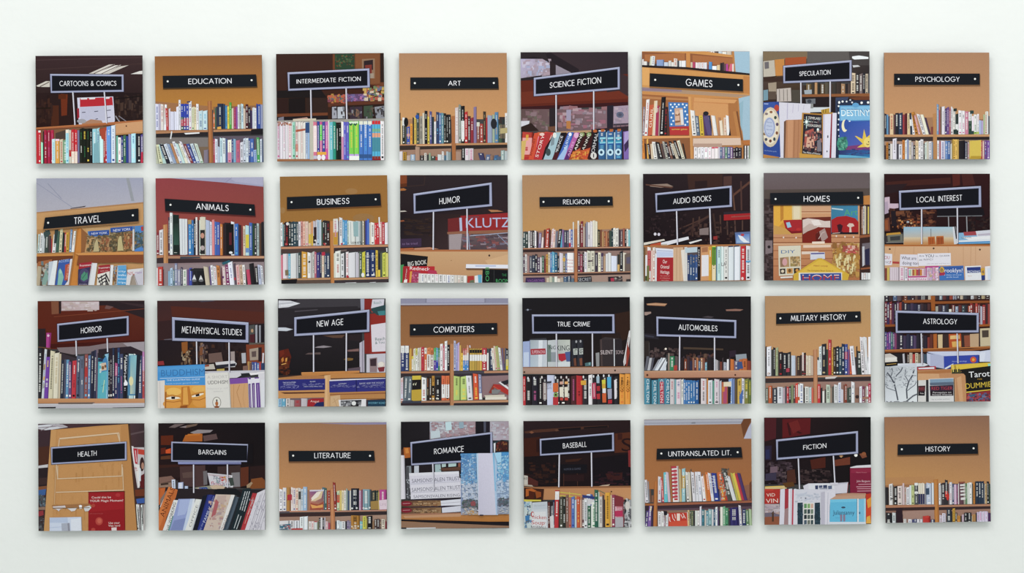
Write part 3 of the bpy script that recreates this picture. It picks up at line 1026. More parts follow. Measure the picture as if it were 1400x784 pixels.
hang('square photograph with a tilted dark sign reading TRAVEL above city guidebooks', (40, 234), (47, 48, 741, 44, 50, 746, 743, 741), '''
G 46 43 745 280 9c9db0 9a9cb2 aaa6b2 b0acb8
L 8e90a4 4 46 76 280 236
L 8c8ea2 5 120 80 210 180
P 92949c 630 46 650 44 684 196 664 196
L a4a6b4 4 460 44 560 100
P a87a50 46 268 745 202 745 230 46 292
P c0905c 46 276 745 212 745 745 46 745
P 3a2a24 266 242 370 226 360 234 270 246
P b0804e 46 380 310 372 310 540 46 540
G 370 370 745 540 c09a6c c09c70 b88a58 b88a58
P c08c5c 46 590 300 570 300 745 46 745
B 46 534 310 526 : 8,410,58603c 14,410,b0c4c4K/6 20,405,d0d4d8K/10 18,400,b0b4b8/8 30,370,3a4440W/6 20,420,4a3a3c 6,440,b02c38 26,410,d6d4d6K/12 24,390,3f5a4c/8 22,374,c9c4a0K/10 16,400,1f2c2e/6 16,400,a43838W/6 22,400,c8982cK 16,380,6a8cb4W/10 22,390,dcd8d8K/18 20,390,8a7a58/10
P 3a4a4a 92 400 130 380 140 410 100 440
P 2f3c3c 166 384 190 380 176 470 160 470
P b06c28 312 372 336 370 320 545 270 745 262 745 290 545
P c47c30 322 374 340 372 336 530 310 745 268 745 300 545
P 8c5a34 338 372 380 410 360 528 336 530
P 4a78b4 380 392 520 382 520 416 384 432
N 41 90 375 420 520 520 18 18 4a4a3c 6a5a40 8a7048 3a3a34 7a5a3c 9a8a68 5a4a30
N 42 30 470 430 524 515 14 26 a06a40 8a4a34 5a3a28 b08a60
P b4a47a 426 470 436 446 444 446 456 524 416 526
P 2c4a98 392 394 518 386 518 412 396 420
T 456 404 104 15 -4 d8dce8 NEW YORK
P 4a78b4 528 370 682 358 682 386 528 408
N 43 100 526 400 676 518 20 20 4a4a3c 6a5a40 8a7048 3a3a34 7a5a3c 9a8a68 5a4a30
N 44 34 620 410 676 510 16 28 a06a40 8a4a34 5a3a28 c09a6c
P b8a878 578 450 588 424 600 424 614 518 574 520
P 2a4896 532 374 670 362 670 388 534 400
T 604 382 114 17 -5 d8dce8 NEW YORK
P c8c8cc 674 380 684 378 684 520 672 520
P 4a80bc 686 358 745 354 745 400 690 410
N 45 50 690 400 745 515 18 18 4a5a5c 6a6a50 3a4a44 5a7a9a 2a4a6a
P 4a7cc0 688 510 720 496 745 500 745 522 686 524
P b03038 728 364 745 360 745 388 732 390
P c48440 50 542 285 536 285 550 50 556
P 6a3820 50 556 285 550 285 570 200 580 50 600
P c98846 300 534 745 524 745 544 320 548
P 7e4428 322 548 745 544 745 600 640 594 400 600 310 612
P a0603a 60 590 150 574 150 600 52 620
B 46 745 290 745 : 20,620,a89880/12 14,620,5a4030/16 20,600,b0a088/14 14,600,4c4a48/12
N 46 26 84 600 150 740 20 26 a0a4a0 6a7a7c c0b8a8 7a4a44 4a6a74
P 7e9c94 98 680 108 640 120 664 128 690 110 740 84 740 90 700
P b8c0cc 130 590 160 586 130 742 122 742
P d8dce0 160 584 186 582 166 742 128 742
P 3858a0 194 582 270 570 262 600 240 742 168 742
T 226 584 68 17 -8 a8bce0 ACCESS
P 7cb0a4 192 650 202 632 214 650 226 690 212 742 184 742 190 690
P 9ac4b4 198 642 208 640 214 664 200 668
P b04a34 236 610 268 600 252 710 230 712
T 252 654 92 14 -80 e0b090 NEW YORK
P d0ccd4 268 574 282 570 258 740 232 742 252 716
P 9a2434 326 600 410 590 404 606 384 742 318 742
P 3a3454 320 640 398 624 388 742 318 742
E 4a4468 360 680 34 46
P a02430 328 604 410 594 408 616 328 632
T 368 612 74 14 -5 e8d8d8 Frommers
P 4a8a70 340 676 352 664 360 652 368 664 380 660 382 700 356 716 338 704
L 3a6a5a 5 346 700 376 660
T 352 736 50 7 0 c0b8c8 portable
P d4d4d8 408 598 444 600 424 742 384 742
P b8b8c0 408 598 414 600 392 742 384 742
P 9a2630 452 616 528 608 526 660 446 684
P d8d4cc 446 672 524 652 522 742 440 742
L 2a262a 8 450 700 500 672 522 720
L 2a262a 8 452 724 496 694 516 742
L 34303a 6 462 742 494 716 508 742
L 2a262a 6 470 680 478 742
L 2a262a 6 500 664 500 742
L 3a3438 5 446 690 470 742
T 488 628 72 13 -5 e8d8d8 Frommers
T 490 650 50 8 -5 d8b0a8 NYC free
P d8d8dc 530 612 550 612 540 742 524 742
P 8a9cae 556 620 580 618 576 680 552 680
N 47 24 548 625 580 740 16 18 4a3a34 8a5a4a c08a50 2a3444 9a9890
P b8c0cc 576 614 632 612 636 742 568 742
P 5a9ccc 578 616 632 614 632 636 578 640
P 4a94c8 580 640 634 636 636 742 572 742
T 606 652 46 13 2 dce8f0 city
T 604 676 52 15 2 dce8f0 walks
T 604 700 54 15 2 dce8f0 weekend
T 604 724 48 13 2 dce8f0 trips
P cfccd0 640 642 745 632 745 745 630 742
P c0bcc8 730 640 745 636 745 742 690 742 660 700
P 9a8c80 664 690 680 668 700 742 654 742
L 7a6c64 3 660 740 682 670 706 742
T 660 666 38 22 -6 b02c34 NY
E b02c34 682 672 4 4
T 712 660 44 16 -8 9a78a8 Maze
H 106 303 713 244 714 328 94 378 296 464 294 340 : TRAVEL
D 126 337 676 289
''', '8a6440')
hang('square photograph with a dark sign reading ANIMALS on a red wall', (204, 234), (43, 48, 744, 39, 48, 746, 747, 738), '''
G 43 39 747 400 8e3c42 823c3e 94443c 8e4236
P 9a98b4 110 44 747 39 747 102 480 74 180 50
P a6a4be 520 41 747 39 747 92 560 70
L 8a88a6 4 498 74 540 42
R 43 400 747 570 6a3a34
P b07848 90 350 118 346 124 746 94 746
P c48c5c 94 352 104 350 108 746 96 746
P 8c7a7e 48 600 747 585 747 745 48 745
P b0785a 48 548 90 546 90 564 48 566
P 3c2e32 48 566 90 562 90 596 48 600
P a87a60 122 552 747 552 747 568 122 568
P c09070 340 556 747 554 747 566 340 570
P 3a2c30 122 572 747 568 747 590 600 592 122 604
P 8a7478 122 600 600 590 600 600 122 612
P 40444e 200 556 330 556 330 566 200 570
B 46 546 92 545 : 18,400,80303aW 24,382,d0ccd2K
B 124 544 747 550 : 12,300,4a3a4aW 22,270,d0d4d6KB 44,284,23302fW~3543555 10,310,3a2c34 48,312,d2d2d8 4,312,a8a8b4 10,330,5c2c3c 24,345,3a88c4WW 16,320,2f6ca8W 14,310,2a2a34W 14,300,e0d8d8K 14,320,403038 14,320,d0dcd0K 34,298,cfc8b8 30,320,aab4d0 16,330,c8ccd8B 20,316,c8787a 14,330,3a62aaW 26,332,3c54a0WY 20,345,c87830W 12,340,3a2422 50,336,241c22WR 26,330,d4d4dcKB 30,342,3a68b0WC 20,350,3c2a30 14,370,7a3a3a 18,358,cbb8a0K 28,354,a8c8d0~cb33075~68b7590 24,336,3a5aa0W 14,340,2a4430 18,340,30303aW 18,340,9aa8a8K 16,340,50382c 20,330,201c22
P d0d4d8 196 310 248 312 248 542 200 540
L a8a8b2 3 214 312 216 540
L a8a8b2 3 230 312 232 540
P a88858 252 318 274 316 274 346 252 346
P 1f2a28 156 290 194 286 196 530 160 528
G 160 340 194 480 24302c 2a3632 34584c 2c4a40
P cdc6b4 330 300 354 298 358 376 332 378
P 2a2a2a 332 384 362 382 362 540 332 540
E c08a78 346 420 12 18
E b0a0a0 346 500 14 16
P 1c1a1c 500 346 550 344 552 540 502 540
P 5a2028 520 400 536 400 536 480 520 480
E dcdce0 530 530 12 8
B 46 745 94 745 : 10,630,d8ccd0 34,622,b83a34W 4,640,403038
B 122 745 366 743 : 14,650,7ca0bc 18,630,a4bcd4K 14,640,58707aW 18,600,7a80a0W 24,640,8c8aa0W 14,625,3a344cW 28,640,d4d4d0G 16,640,6a4a7a 20,630,3c4aa0W 10,640,302c40 84,632,1a1a1e
P 2a2a2c 266 636 348 636 348 650 266 650
P d0d0d2 278 706 292 672 304 706
P d0d0d2 322 706 334 676 348 706
E 6a6a6e 292 712 16 8
E 6a6a6e 336 712 16 8
L 2c2c2e 5 306 640 308 742
B 366 743 747 740 : 34,622,b8ac98/-14 12,620,5a4a7a/-8 18,612,d6d4d8K/-10 24,620,d0cdd2R/-8 26,614,b8743aK/-8 14,630,5a3038 26,620,c0a8aaW/-6 26,610,7a3060W/-8 36,590,d4d4e0B/-14 16,600,5a4a58/-10 26,610,d8b0b0R/-8 22,610,c8a890K/-8 20,610,dcd8d8K/-8 12,640,2a2a2c 26,640,b03a58/-10 34,600,1f1c20/-14 22,620,262228W/-8 24,610,aab0c8K/-8 16,615,d0d0d8K/-10
P 2a5a6a 470 596 520 578 530 590 480 610
E b0303c 556 700 6 10
E 5a2c6a 480 690 5 8
H 102 180 686 217 691 291 106 260 308 516 214 256 : ANIMALS
D 140 220 659 251
''', '5a2424')
hang('square photograph with a slanted sign reading BUSINESS on a mustard wall', (373, 231), (47, 51, 745, 41, 54, 748, 750, 738), '''
G 46 41 750 400 8e6332 92642e 9a6a2e 9e6c2c
E 9a7040 512 146 40 20
E 946c3e 590 320 70 30
E 9a7242 64 270 16 20
P 96602c 368 344 392 340 398 744 374 746
P b87840 374 340 394 338 398 744 378 744
P b98060 52 508 370 500 370 514 52 522
P 4c3a38 52 524 370 516 370 540 52 548
P b88460 396 498 750 492 750 506 396 514
P 3a3034 396 516 750 508 750 530 396 540
P 6a5a58 420 530 480 524 480 534 420 540
P b48660 54 712 372 706 372 722 54 724
P 1c1a1e 54 722 158 716 150 746 54 748
P 5a4840 158 724 372 720 372 746 150 746
P ba8a62 398 710 750 702 750 716 398 724
P 3c3236 398 730 750 718 750 740 398 744
P d0d0d4 470 740 540 738 540 742 470 744
P d0d0d4 628 738 668 736 668 740 628 742
B 50 504 370 498 : 16,350,d4d2d4K 8,360,6a9aa0 12,350,3a2a2cW 26,346,2a2022R 16,342,2a3434W 20,344,2a3a44W 20,344,2f4450W 16,344,34444cW 18,344,cec8d0K 16,340,c08078K 18,342,d0a898R 24,342,c8b0a0P 20,350,cfae90~ca35090 14,342,c88a5a~ca35099 20,340,b0a8b0~2229060 10,335,c4c0c8 16,332,a8bcd0K 16,332,b0bcc8 10,345,46584a 14,336,26282aWR 16,336,2c2828W 22,338,302428RW
P 302226 266 380 284 378 284 470 268 472
E d0cac8 276 466 7 6
E d4d0d0 96 358 10 10
E b04848 86 490 7 8
E b04848 338 490 7 8
B 393 496 750 490 : 36,324,c6beb4P~b825299 8,340,50404a 24,318,d4d2d8K 16,332,4a94c0W 18,334,4c90c4W 12,338,b8ccc8K 50,340,c9cbc8 36,340,bcc2c4 12,340,58605c 12,340,d0c8b8K 10,340,4a3a30 12,336,3a4aa0 16,326,4a6cb8 12,350,c4bcb0 26,350,d8d4d0K 14,352,c82c34W 20,350,b82834W 20,346,c89090W 20,346,b42a38W 24,350,d4d0d8
P d4d4d8 412 330 424 328 426 406 414 408
P 8aa8ac 522 344 556 342 556 440 526 440
T 540 480 70 14 -2 3a3a3c SERIES
L 8a9498 3 506 344 508 480
L 8a9498 3 562 342 564 480
L 7a8488 3 576 342 578 480
L d8d8dc 9 692 314 694 380
E b02a3c 448 488 7 6
B 52 714 370 706 : 14,560,c8687c 30,552,ccc0c6 8,552,a8a8b4 14,552,4aa0c0W 44,550,d0d0d2 10,548,a8aab0 16,545,3a4a4cW 8,560,58483c 40,540,c8902cW 24,545,d6d4d4K 10,545,a8a0a0 14,538,b8b8b4K 14,540,b05a6cW 24,545,3c3870W 12,542,2a2c48W 18,545,c8bca8R~b230012 16,550,34405cW 22,550,303c54W
P 7a6a50 78 658 100 656 102 692 80 694
P 2c2a30 230 600 242 598 242 610 230 612
P b02840 318 542 338 540 340 562 320 564
B 396 708 750 702 : 10,548,c8c8b8 38,534,cfcfcbKR 24,550,c8c8ccK 10,540,282830 20,540,d6ccd0R 50,544,d2d0d6 14,542,b8b4c0 8,548,a8a0a8 20,540,4a5a48W 22,540,c8c032K 34,528,1f2c58W 36,528,22305cW 16,530,c8a838K~ca30020 16,550,2a2a30~db37099 14,545,50584a 26,545,c2c448K 14,548,d0c870
P d0d0d4 736 516 745 514 745 540 738 540
T 616 566 28 8 -3 b8bcd0 Barrons
T 652 564 28 8 -3 b8bcd0 Barrons
T 616 576 28 6 -3 a8acc8 finance
T 652 574 28 6 -3 a8acc8 finance
P e0e0e6 612 696 618 672 624 696
P e0e0e6 650 694 656 670 662 694
E dcdce0 584 690 10 14
E b02a34 485 702 10 6
H 93 184 700 160 705 240 93 264 290 497 192 232 : BUSINESS
D 123 217 670 198
''', '6e4420')
hang('square photograph with a framed sign reading HUMOR by a red display board', (537, 230), (48, 46, 748, 44, 49, 746, 748, 745), '''
G 47 44 750 330 2e2428 2a2226 241a1e 2e2024
G 47 300 750 535 201a1e 3a2624 241c22 4a3434
P 7a3c1e 48 48 92 46 92 100 48 106
P 5a2c16 48 104 92 98 92 120 48 126
P a0602c 48 134 70 130 90 140 80 146 48 148
L 3a2a28 5 92 56 210 50 204 110 92 120
P b8b0a8 48 278 78 276 92 282 48 286
P 8a4a2c 48 340 70 338 80 346 48 350
N 48 30 90 320 250 440 60 10 2c2220 3a2a24 1e181c 33221c
P 3c2c44 48 460 186 456 186 510 48 516
T 110 490 100 16 -2 7a6088 to be tried
P a85a34 48 522 130 518 150 528 48 532
P a87048 620 270 680 272 720 282 640 286
P 8e2226 440 310 750 290 750 410 440 414
P 6c2426 358 330 436 320 436 412 358 416
P 8a5a44 352 416 440 410 750 400 750 424 356 430
P a8b0cc 432 324 448 322 452 408 436 410
T 620 352 290 66 -1 aab0d0 KLUTZ
L 5a4a58 4 478 320 560 316
G 360 430 750 532 6c5c60 5c4a50 4a3c40 54444a
P 9a8c90 366 432 450 426 440 530 366 530
N 49 50 460 430 750 525 44 16 6a6a80 8a4a44 4a3a44 9a8a94 34303a 7a3a3a
L 8890a8 6 490 424 500 530
L 9aa0b8 5 500 440 750 420
L 8088a0 5 680 430 750 500
P b07a60 140 520 240 514 300 526 140 532
P a8643a 47 530 750 530 750 544 47 546
G 47 542 750 745 c09468 c09a74 b88a60 b4845c
P c8a078 600 600 750 560 750 626 620 628
E 3a2a28 627 568 6 7
E 8a6848 380 600 3 3
P 1d1a1c 50 556 228 574 222 640 190 660 50 640
T 158 616 122 30 -7 e0dcd8 BIG BOOK
P 3f8a50 48 630 72 626 62 744 48 744
P b0242c 72 638 272 638 272 690 108 744 62 744
P 9a1e28 66 640 100 640 84 744 62 744
T 176 652 130 24 3 eae4e4 Redneck
T 84 690 80 10 -82 e0c8c8 humor
P e0dcdc 74 726 94 722 92 744 70 744
P d09038 112 672 126 670 122 744 106 744
P a03458 126 670 180 672 160 744 118 744
N 50 14 130 680 170 740 14 12 c05a80 7a2444 d08aa0
P b03050 226 660 282 666 290 690 230 690
P cfcbc9 168 684 480 698 480 745 166 745
B 184 745 400 745 : 18,690,d8d6d6B 20,688,d8d4d4K 22,690,dcdadaK 24,690,d4d2d2K 24,690,dad8d8P 24,692,d8d6d8K 24,694,d4d2d4K 26,694,dcdadcB 20,696,d0ceceK
B 400 745 482 745 : 20,698,c8c0b8 18,700,d4d0c8R 20,700,d0c8c0K 20,700,dcd8d4
P a8322c 486 702 526 700 528 745 484 745
P 606a54 500 730 528 726 528 745 500 745
P d8d4d8 532 700 556 696 580 700 580 745 532 745
P 5aa0c0 552 694 578 692 578 745 556 745
P d8d8e4 476 624 750 628 750 652 474 650
P a8b0d0 536 632 670 632 670 640 536 640
P 6a4a34 474 650 750 654 750 664 480 662
P 19191c 584 656 660 658 660 745 580 745
P 16161a 660 658 750 662 750 745 660 745
T 615 690 90 24 90 3f9a5c EBO
L 3a3a3c 3 658 662 658 740
T 724 694 30 18 0 2a7a48 THE
T 712 732 84 26 0 3f9a5c ROOM
F 135 168 642 94 645 246 138 296 14 304 434 188 230 : HUMOR
K 264 284 262 530 482 264 484 530
''')
hang('square photograph with a short black sign reading RELIGION over two crowded shelves', (705, 230), (43, 46, 743, 39, 48, 743, 746, 738), '''
G 42 38 748 450 a67e5c a87c56 b8884e c08a4e
P 9a7058 48 410 380 400 380 520 48 524
P 9a7460 520 400 745 390 745 515 520 520
P 8a6a60 48 545 380 535 380 680 48 690
P 8c7068 404 535 745 530 745 675 404 680
P 9a7c74 48 700 380 695 380 745 48 745
P a08478 404 698 745 690 745 742 404 745
P 9a5c3c 374 396 400 394 402 744 380 745
P ad7048 384 394 396 394 398 744 386 744
P b07a5c 48 520 380 514 380 522 48 528
P 3a2a2a 48 528 380 522 380 540 48 548
P b8856a 402 516 745 510 745 518 402 522
P 362829 402 522 745 518 745 534 402 540
P b07a5c 48 682 380 676 380 684 48 690
P 3c2b2a 48 690 380 684 380 696 48 700
P b8856a 402 676 745 668 745 676 402 684
P 382a2b 402 684 745 676 745 690 402 698
B 48 520 380 514 : 18,414,3c4a4cW 20,414,34403eW 14,410,d0ccccK 18,406,5a4a50W 14,406,2a2a30W 14,408,dcd4d8K 14,415,3a2c38 20,420,7a6a90W/4 16,450,d0c4c4/6 14,400,5a2a2a/4 26,392,b03a2cW/8 14,400,4a2a2a 14,394,d4c4ccR/10 18,400,d0b8b0R/6 16,410,6a6a7a/6 22,396,1f2430W/12 14,400,4aa0c0/14 14,400,7a5a8a 20,404,3c3a4cW 16,404,484458W 14,396,d0ccd4R~b237599 14,400,5060a0W 10,350,d0ccc8
B 402 512 745 508 : 14,342,d4ccc8K 10,370,5a3a34 20,345,7a2c34W 12,380,b8a898 10,360,6c5a60 14,350,8a8a9c 18,352,d0c8ccWK 18,345,c8c0c8W 20,340,d4ccbc 18,345,d0c8b4 20,400,2f2c26T 14,400,7a4a34 14,412,b08858 14,410,8a4a34T 14,412,a86a48 14,410,6a3a2cT 16,405,3c4a44 14,390,2a3a40W 16,388,d8d4ccK 26,390,cfcac4K 12,400,3a3038 20,400,584448W 14,390,a05a48 14,400,2a2428W 14,395,cfccc8K 14,400,7ab0b8
B 48 680 380 676 : 14,570,5a4a58W 14,560,d0ccccK 18,570,9a7a78 20,570,4a4a58W 20,566,343a4aW 16,560,2f2a34W 20,580,5a4860W 12,580,d4ccd0 18,570,3c5a48W 12,590,7a3038 16,560,b8863aK 14,548,c8bca8K 14,548,4a78b0W 18,545,5a9cb8W 20,548,2a5a78W 14,570,2c2c34W 28,552,d0c6d0 14,560,7a6a40W 14,556,5a6a9aW 50,550,ddd8d8
T 354 596 44 11 3 b85058 Women
T 350 616 40 11 3 b85058 world
T 354 638 46 11 3 b85058 religion
T 352 660 38 9 3 b85058 today
E c89a40 314 594 10 14
B 404 676 745 668 : 16,545,5a3040W 16,560,8a3a4cW 12,545,3a2c30W 20,545,d2ccd0B 26,538,d4d0c0K 26,538,d0cab8K 22,550,3a3040W 20,548,d8d0b8K 16,552,4a3a58W 16,570,a88a70 18,555,d0d0d4 20,550,d4d4d4 42,570,c8ccdc 16,560,c8a060~3330060 22,540,26262cW 24,550,d0c8b8 14,555,9a7a9aW 12,570,3a3030
P 4a3440 470 600 500 598 500 606 470 608
P 6a5a54 708 560 745 550 745 668 708 670
P 5a5468 720 580 745 575 745 620 720 620
P 3c2c50 66 712 188 710 190 742 62 744
T 130 730 110 18 -1 8a5a9a VAGABOND
B 200 744 380 742 : 20,712,c0b09a 18,704,b8b8a4 14,710,7a8a80 20,704,d4d0c8 20,716,cfc0b4 20,710,a89888 24,705,3f5a7aW 26,700,3c4a60W 20,715,5a6a7a
P 24222a 404 708 492 702 494 738 404 742
T 448 722 84 22 -2 b0b0b8 SECRET
P 2c262c 600 706 692 702 694 736 602 742
P a83048 616 714 640 712 640 734 618 736
N 51 16 640 706 690 734 14 8 b8b0a8 3a3038 6a5a58
P 3a3436 718 722 745 720 745 738 718 738
H 155 189 630 184 632 244 156 253 310 480 203 235 : RELIGION
D 181 220 605 215
''', '7a5834')
hang('square photograph with a framed sign reading AUDIO BOOKS over pale shelf of tapes', (870, 229), (43, 42, 739, 40, 48, 742, 742, 738), '''
G 42 40 745 510 261c20 2e2024 1a1216 241619
P 3c2622 330 46 560 42 560 170 340 150
P 2a1c1e 380 90 460 86 460 130 380 136
P 4e3430 566 60 620 56 620 120 566 130
P 8a7468 80 112 200 106 240 124 160 132 90 124
P 5a3a30 60 108 240 128 230 136 60 116
L 5a3a30 14 620 190 745 90
L 4e3430 10 680 90 684 280
L 4a322e 12 620 130 640 280
L 5e4034 8 630 180 640 280
L 3e2a28 16 300 430 480 310
L 4a322c 8 280 400 470 320
L 3c2926 12 500 300 520 440
L 4c342e 10 545 310 550 440
L 46302a 10 370 330 366 450
L 4a342e 10 410 320 404 420
L 4e3832 9 590 350 594 440
L 523a34 9 640 345 644 420
L 4e3832 9 690 345 690 410
N 52 60 60 300 320 440 24 20 1d1519 2a1d20 150f13 35262a
N 53 40 340 360 640 500 26 24 2a1c1e 3a2624 1e1518 4a3430
P 2e262e 566 290 745 284 745 310 566 316
P 9c1c22 568 308 745 298 745 338 568 346
T 668 318 100 10 -3 c8504c information
P 8a4a44 620 320 740 312 740 318 620 326
E cfc8d4 122 434 9 10
E c8c0d0 146 436 9 10
P 8a2a2a 500 450 526 446 528 470 500 470
P 7c6c6c 410 400 470 392 470 440 410 440
P 5a6a94 640 424 740 418 745 498 646 500
G 650 434 735 492 4a6cb0 5a80c0 88a8d0 a8b8d0
P d8dce4 660 440 690 450 720 480 740 490 700 490 674 470
E b03c44 690 440 12 8
P cfc6bc 48 490 180 466 186 476 60 504 48 506
P b0482c 90 502 160 486 164 506 90 510
P d4d2da 160 490 338 450 342 468 200 506 160 508
P b0a89c 160 500 200 498 200 508 160 508
P 1d1a20 270 496 424 456 430 466 310 502
P d8d4d4 340 488 420 468 428 474 350 498
P a86c3c 48 508 745 500 745 512 48 522
P 9a6a4c 48 518 745 508 745 740 48 742
B 48 740 134 740 : 14,520,6a4c30 18,570,d0ccd0~3428099 30,520,d8d0d0R~a331070 14,540,d0a8a0 22,520,d6ccc4R 14,560,d8d8e0
P 6a6a3c 68 640 84 638 84 740 68 740
P d4d6e2 124 524 240 532 240 590 134 590
L 8a94c0 4 134 540 236 546
P b8c0dc 130 546 238 552 238 580 134 584
P a02028 134 586 240 586 240 740 132 740
T 186 612 28 24 2 eadcd8 Our
T 186 646 56 24 2 eadcd8 Oriental
T 186 680 58 24 2 eadcd8 Heritage
T 186 706 60 6 2 d8a8a0 the story of
T 186 720 64 6 2 d8a8a0 civilization
T 186 734 48 6 2 d8a8a0 recorded
P c8a484 240 522 304 520 304 740 240 740
L b08a6a 4 262 524 262 738
L b8926e 4 284 522 284 738
P d8d0c8 290 540 312 534 316 740 306 740
P cdc9c6 312 520 330 518 336 740 316 740
P b0c0cc 316 524 400 518 400 556 318 556
P 54484c 330 556 400 552 400 740 334 740
B 332 736 400 734 : 16,572,2a3a64W 18,566,34507cTW 20,572,2f4874TW 18,570,3a568cTW
P 1d1b22 396 520 416 518 416 736 398 738
T 406 590 110 11 90 b8b0b0 BERLITZ
P c89060 420 518 470 514 472 736 420 738
P a06a48 426 522 464 518 464 550 426 554
P d8d4d8 424 572 472 570 474 706 424 710
B 470 738 600 736 : 22,514,c89028WY 26,512,d6c83aK~4830355~dca5599 8,520,50708a 26,516,b4d0d0KG 18,516,c8d4d4 30,516,d4d2d0K
T 512 530 16 12 0 3a3a34 SP
T 568 630 28 26 0 4a4244 LA
B 600 736 745 734 : 34,516,d0d6dc 4,520,a8b0c0 36,514,d4d6de 34,512,b4202aW 30,512,d0d0d6K
P 3a4058 598 512 628 510 628 518 598 520
P 3a4058 636 510 668 508 668 516 636 518
E e0c8c8 690 724 8 10
P 5a9cc8 712 608 745 606 745 618 712 620
F 122 170 618 120 620 256 128 292 13 240 484 192 230 : AUDIO BOOKS
K 260 284 266 504 476 266 484 502
''')
hang('square photograph with a wide black sign reading HOMES over magazine covers', (1035, 228), (44, 41, 735, 39, 47, 740, 734, 738), '''
G 42 38 740 250 6a5e62 625658 5c4848 685a5c
P 544844 42 150 740 140 740 200 42 220
P 3a2e30 44 210 110 210 110 740 44 740
N 54 50 48 250 100 730 34 26 2a2022 4a3a3c 5a4a4c 3a2a2a 241a1c
P 7c6c70 54 480 100 480 100 560 54 570
E 2a2226 78 522 10 10
P b87838 690 190 740 186 740 250 690 250
P 3a2624 664 250 740 246 740 740 664 740
B 680 440 740 436 : 10,260,8a5a3cW 12,256,b8b0b0K 10,256,c8b898 12,260,4a3a3c 8,260,d0b848 12,258,58484c
P 8c5030 670 446 740 440 740 456 670 464
P 6a6068 684 500 736 494 736 640 690 640
P b8b8c0 684 520 700 518 700 640 686 650
P 2c2a44 700 540 732 530 732 640 706 640
P 8c5030 676 660 740 652 740 664 676 670
B 680 735 740 735 : 14,690,d0ccd0 14,690,d8d4d4R 14,690,c8c8cc 16,690,d8d8d8
G 106 244 668 740 c8946c c8926a b0704a a8683c
L 7a4226 5 106 494 668 494
L 8a4c2c 4 106 546 668 546
L 8a4c2c 4 106 600 668 596
L 8a4c2c 4 106 646 668 640
L 8a4c2c 4 284 294 484 294
L d8ae88 4 284 300 484 300
L d8b08c 5 106 504 668 502
L 8a4c2c 4 106 462 668 460
P d8bca8 300 510 480 508 480 524 300 528
P d4c0b4 290 552 400 550 400 566 290 570
P c89874 288 252 480 250 480 290 288 292
P c8882c 106 238 288 238 292 440 110 440
P d8a030 110 246 228 242 226 350 180 352 110 420
P b87a24 150 244 172 242 172 340 152 360
P cfb888 226 244 288 240 290 350 228 344
P d8c8a8 236 250 278 246 278 340 238 340
P c09048 108 380 180 400 290 430 290 440 108 440
P a02028 170 348 290 344 292 430 224 434 184 400
P 7a1820 184 400 224 420 290 416 290 432 224 436
P 90b8d0 188 364 212 360 224 392 198 398
E b02828 270 408 16 10
P 6a2a20 290 332 480 326 484 496 294 496
P cdbab4 296 346 330 336 400 344 440 354 476 352 478 410 400 392 340 410 298 440
P b8a098 298 400 340 370 380 380 396 396 330 420 298 440
P dcd0cc 350 350 400 346 420 380 370 384
P 782018 298 440 396 394 480 396 480 494 298 496
P a08480 390 430 440 400 462 460 430 486 400 480
P 5a1c18 380 440 404 420 420 486 384 492
L c0a8a4 5 400 470 424 430 440 424
G 482 252 656 440 3a7a98 3a80a8 2a6a90 3a7aa0
T 610 296 90 44 -3 4c9a72 Art
P b8c8d0 486 268 560 276 560 284 486 276
P a01c20 484 346 520 326 580 320 640 336 660 360 660 440 484 440
P 3a1a24 520 380 540 372 558 384 550 420 530 424
P 4a2030 526 424 556 420 560 434 524 434
P cdb4a8 584 384 600 368 624 370 634 386 612 394 616 430 600 430 602 396
P 1f1a24 484 428 660 426 660 440 484 440
L c8a8a0 4 490 434 540 430
E d8c8c0 516 452 5 6
E d8c8c0 572 456 5 6
E d8c8c0 628 458 5 6
E d8c8c0 172 460 5 6
E d8c8c0 254 462 5 6
P e0ccbc 358 488 440 486 440 500 358 502
P cdc6b4 138 516 284 512 286 704 142 710
T 202 552 92 22 -2 4a6c9c DIY
P a88460 148 592 206 586 210 652 150 654
P 8a6a54 150 594 178 590 178 650 152 652
E c89498 180 620 16 24
P b08a58 214 586 278 582 280 648 216 650
N 55 22 220 588 276 645 16 16 8a7a3a c0a070 6a5a40 d0b890
P 3a2e2a 148 664 184 662 184 696 150 698
P c08a4a 192 662 232 660 232 694 194 696
P 3a3228 238 660 276 658 276 692 240 694
E d0c0a8 166 680 10 10
E 6a4a28 212 676 10 12
E c88a3a 260 674 10 10
P c8c8d4 346 558 440 556 442 600 346 606
P 4a4888 350 562 438 560 438 568 350 570
N 56 90 496 504 656 706 34 34 b88a40 a8752c 9a6a34 d0b070 8a5a28 c8a050 b07038 7a4a24
N 57 30 560 516 650 560 24 18 8a2c28 c8484a d8b0a0 a04030
N 58 24 510 570 640 690 14 40 d8c890 e0d0a0 a88440
P c8a028 396 596 420 596 600 700 590 740 236 740 236 700
P d4ac34 404 606 420 606 570 694 260 694
T 414 646 92 9 2 8a2a28 FIRST HOME
T 410 676 170 10 1 5a4020 The Complete Book Guide to
P d8d4cc 270 690 552 688 552 740 270 740
P 3a4a8c 280 696 546 692 548 740 284 740
T 414 722 240 44 0 e4e0e0 HOME
T 414 724 240 38 0 a82830 HOME
P d8d4d0 150 716 230 712 230 722 152 726
H 84 172 688 163 688 243 86 246 304 470 190 229 : HOMES
D 119 211 657 203
''', '3a2c28')
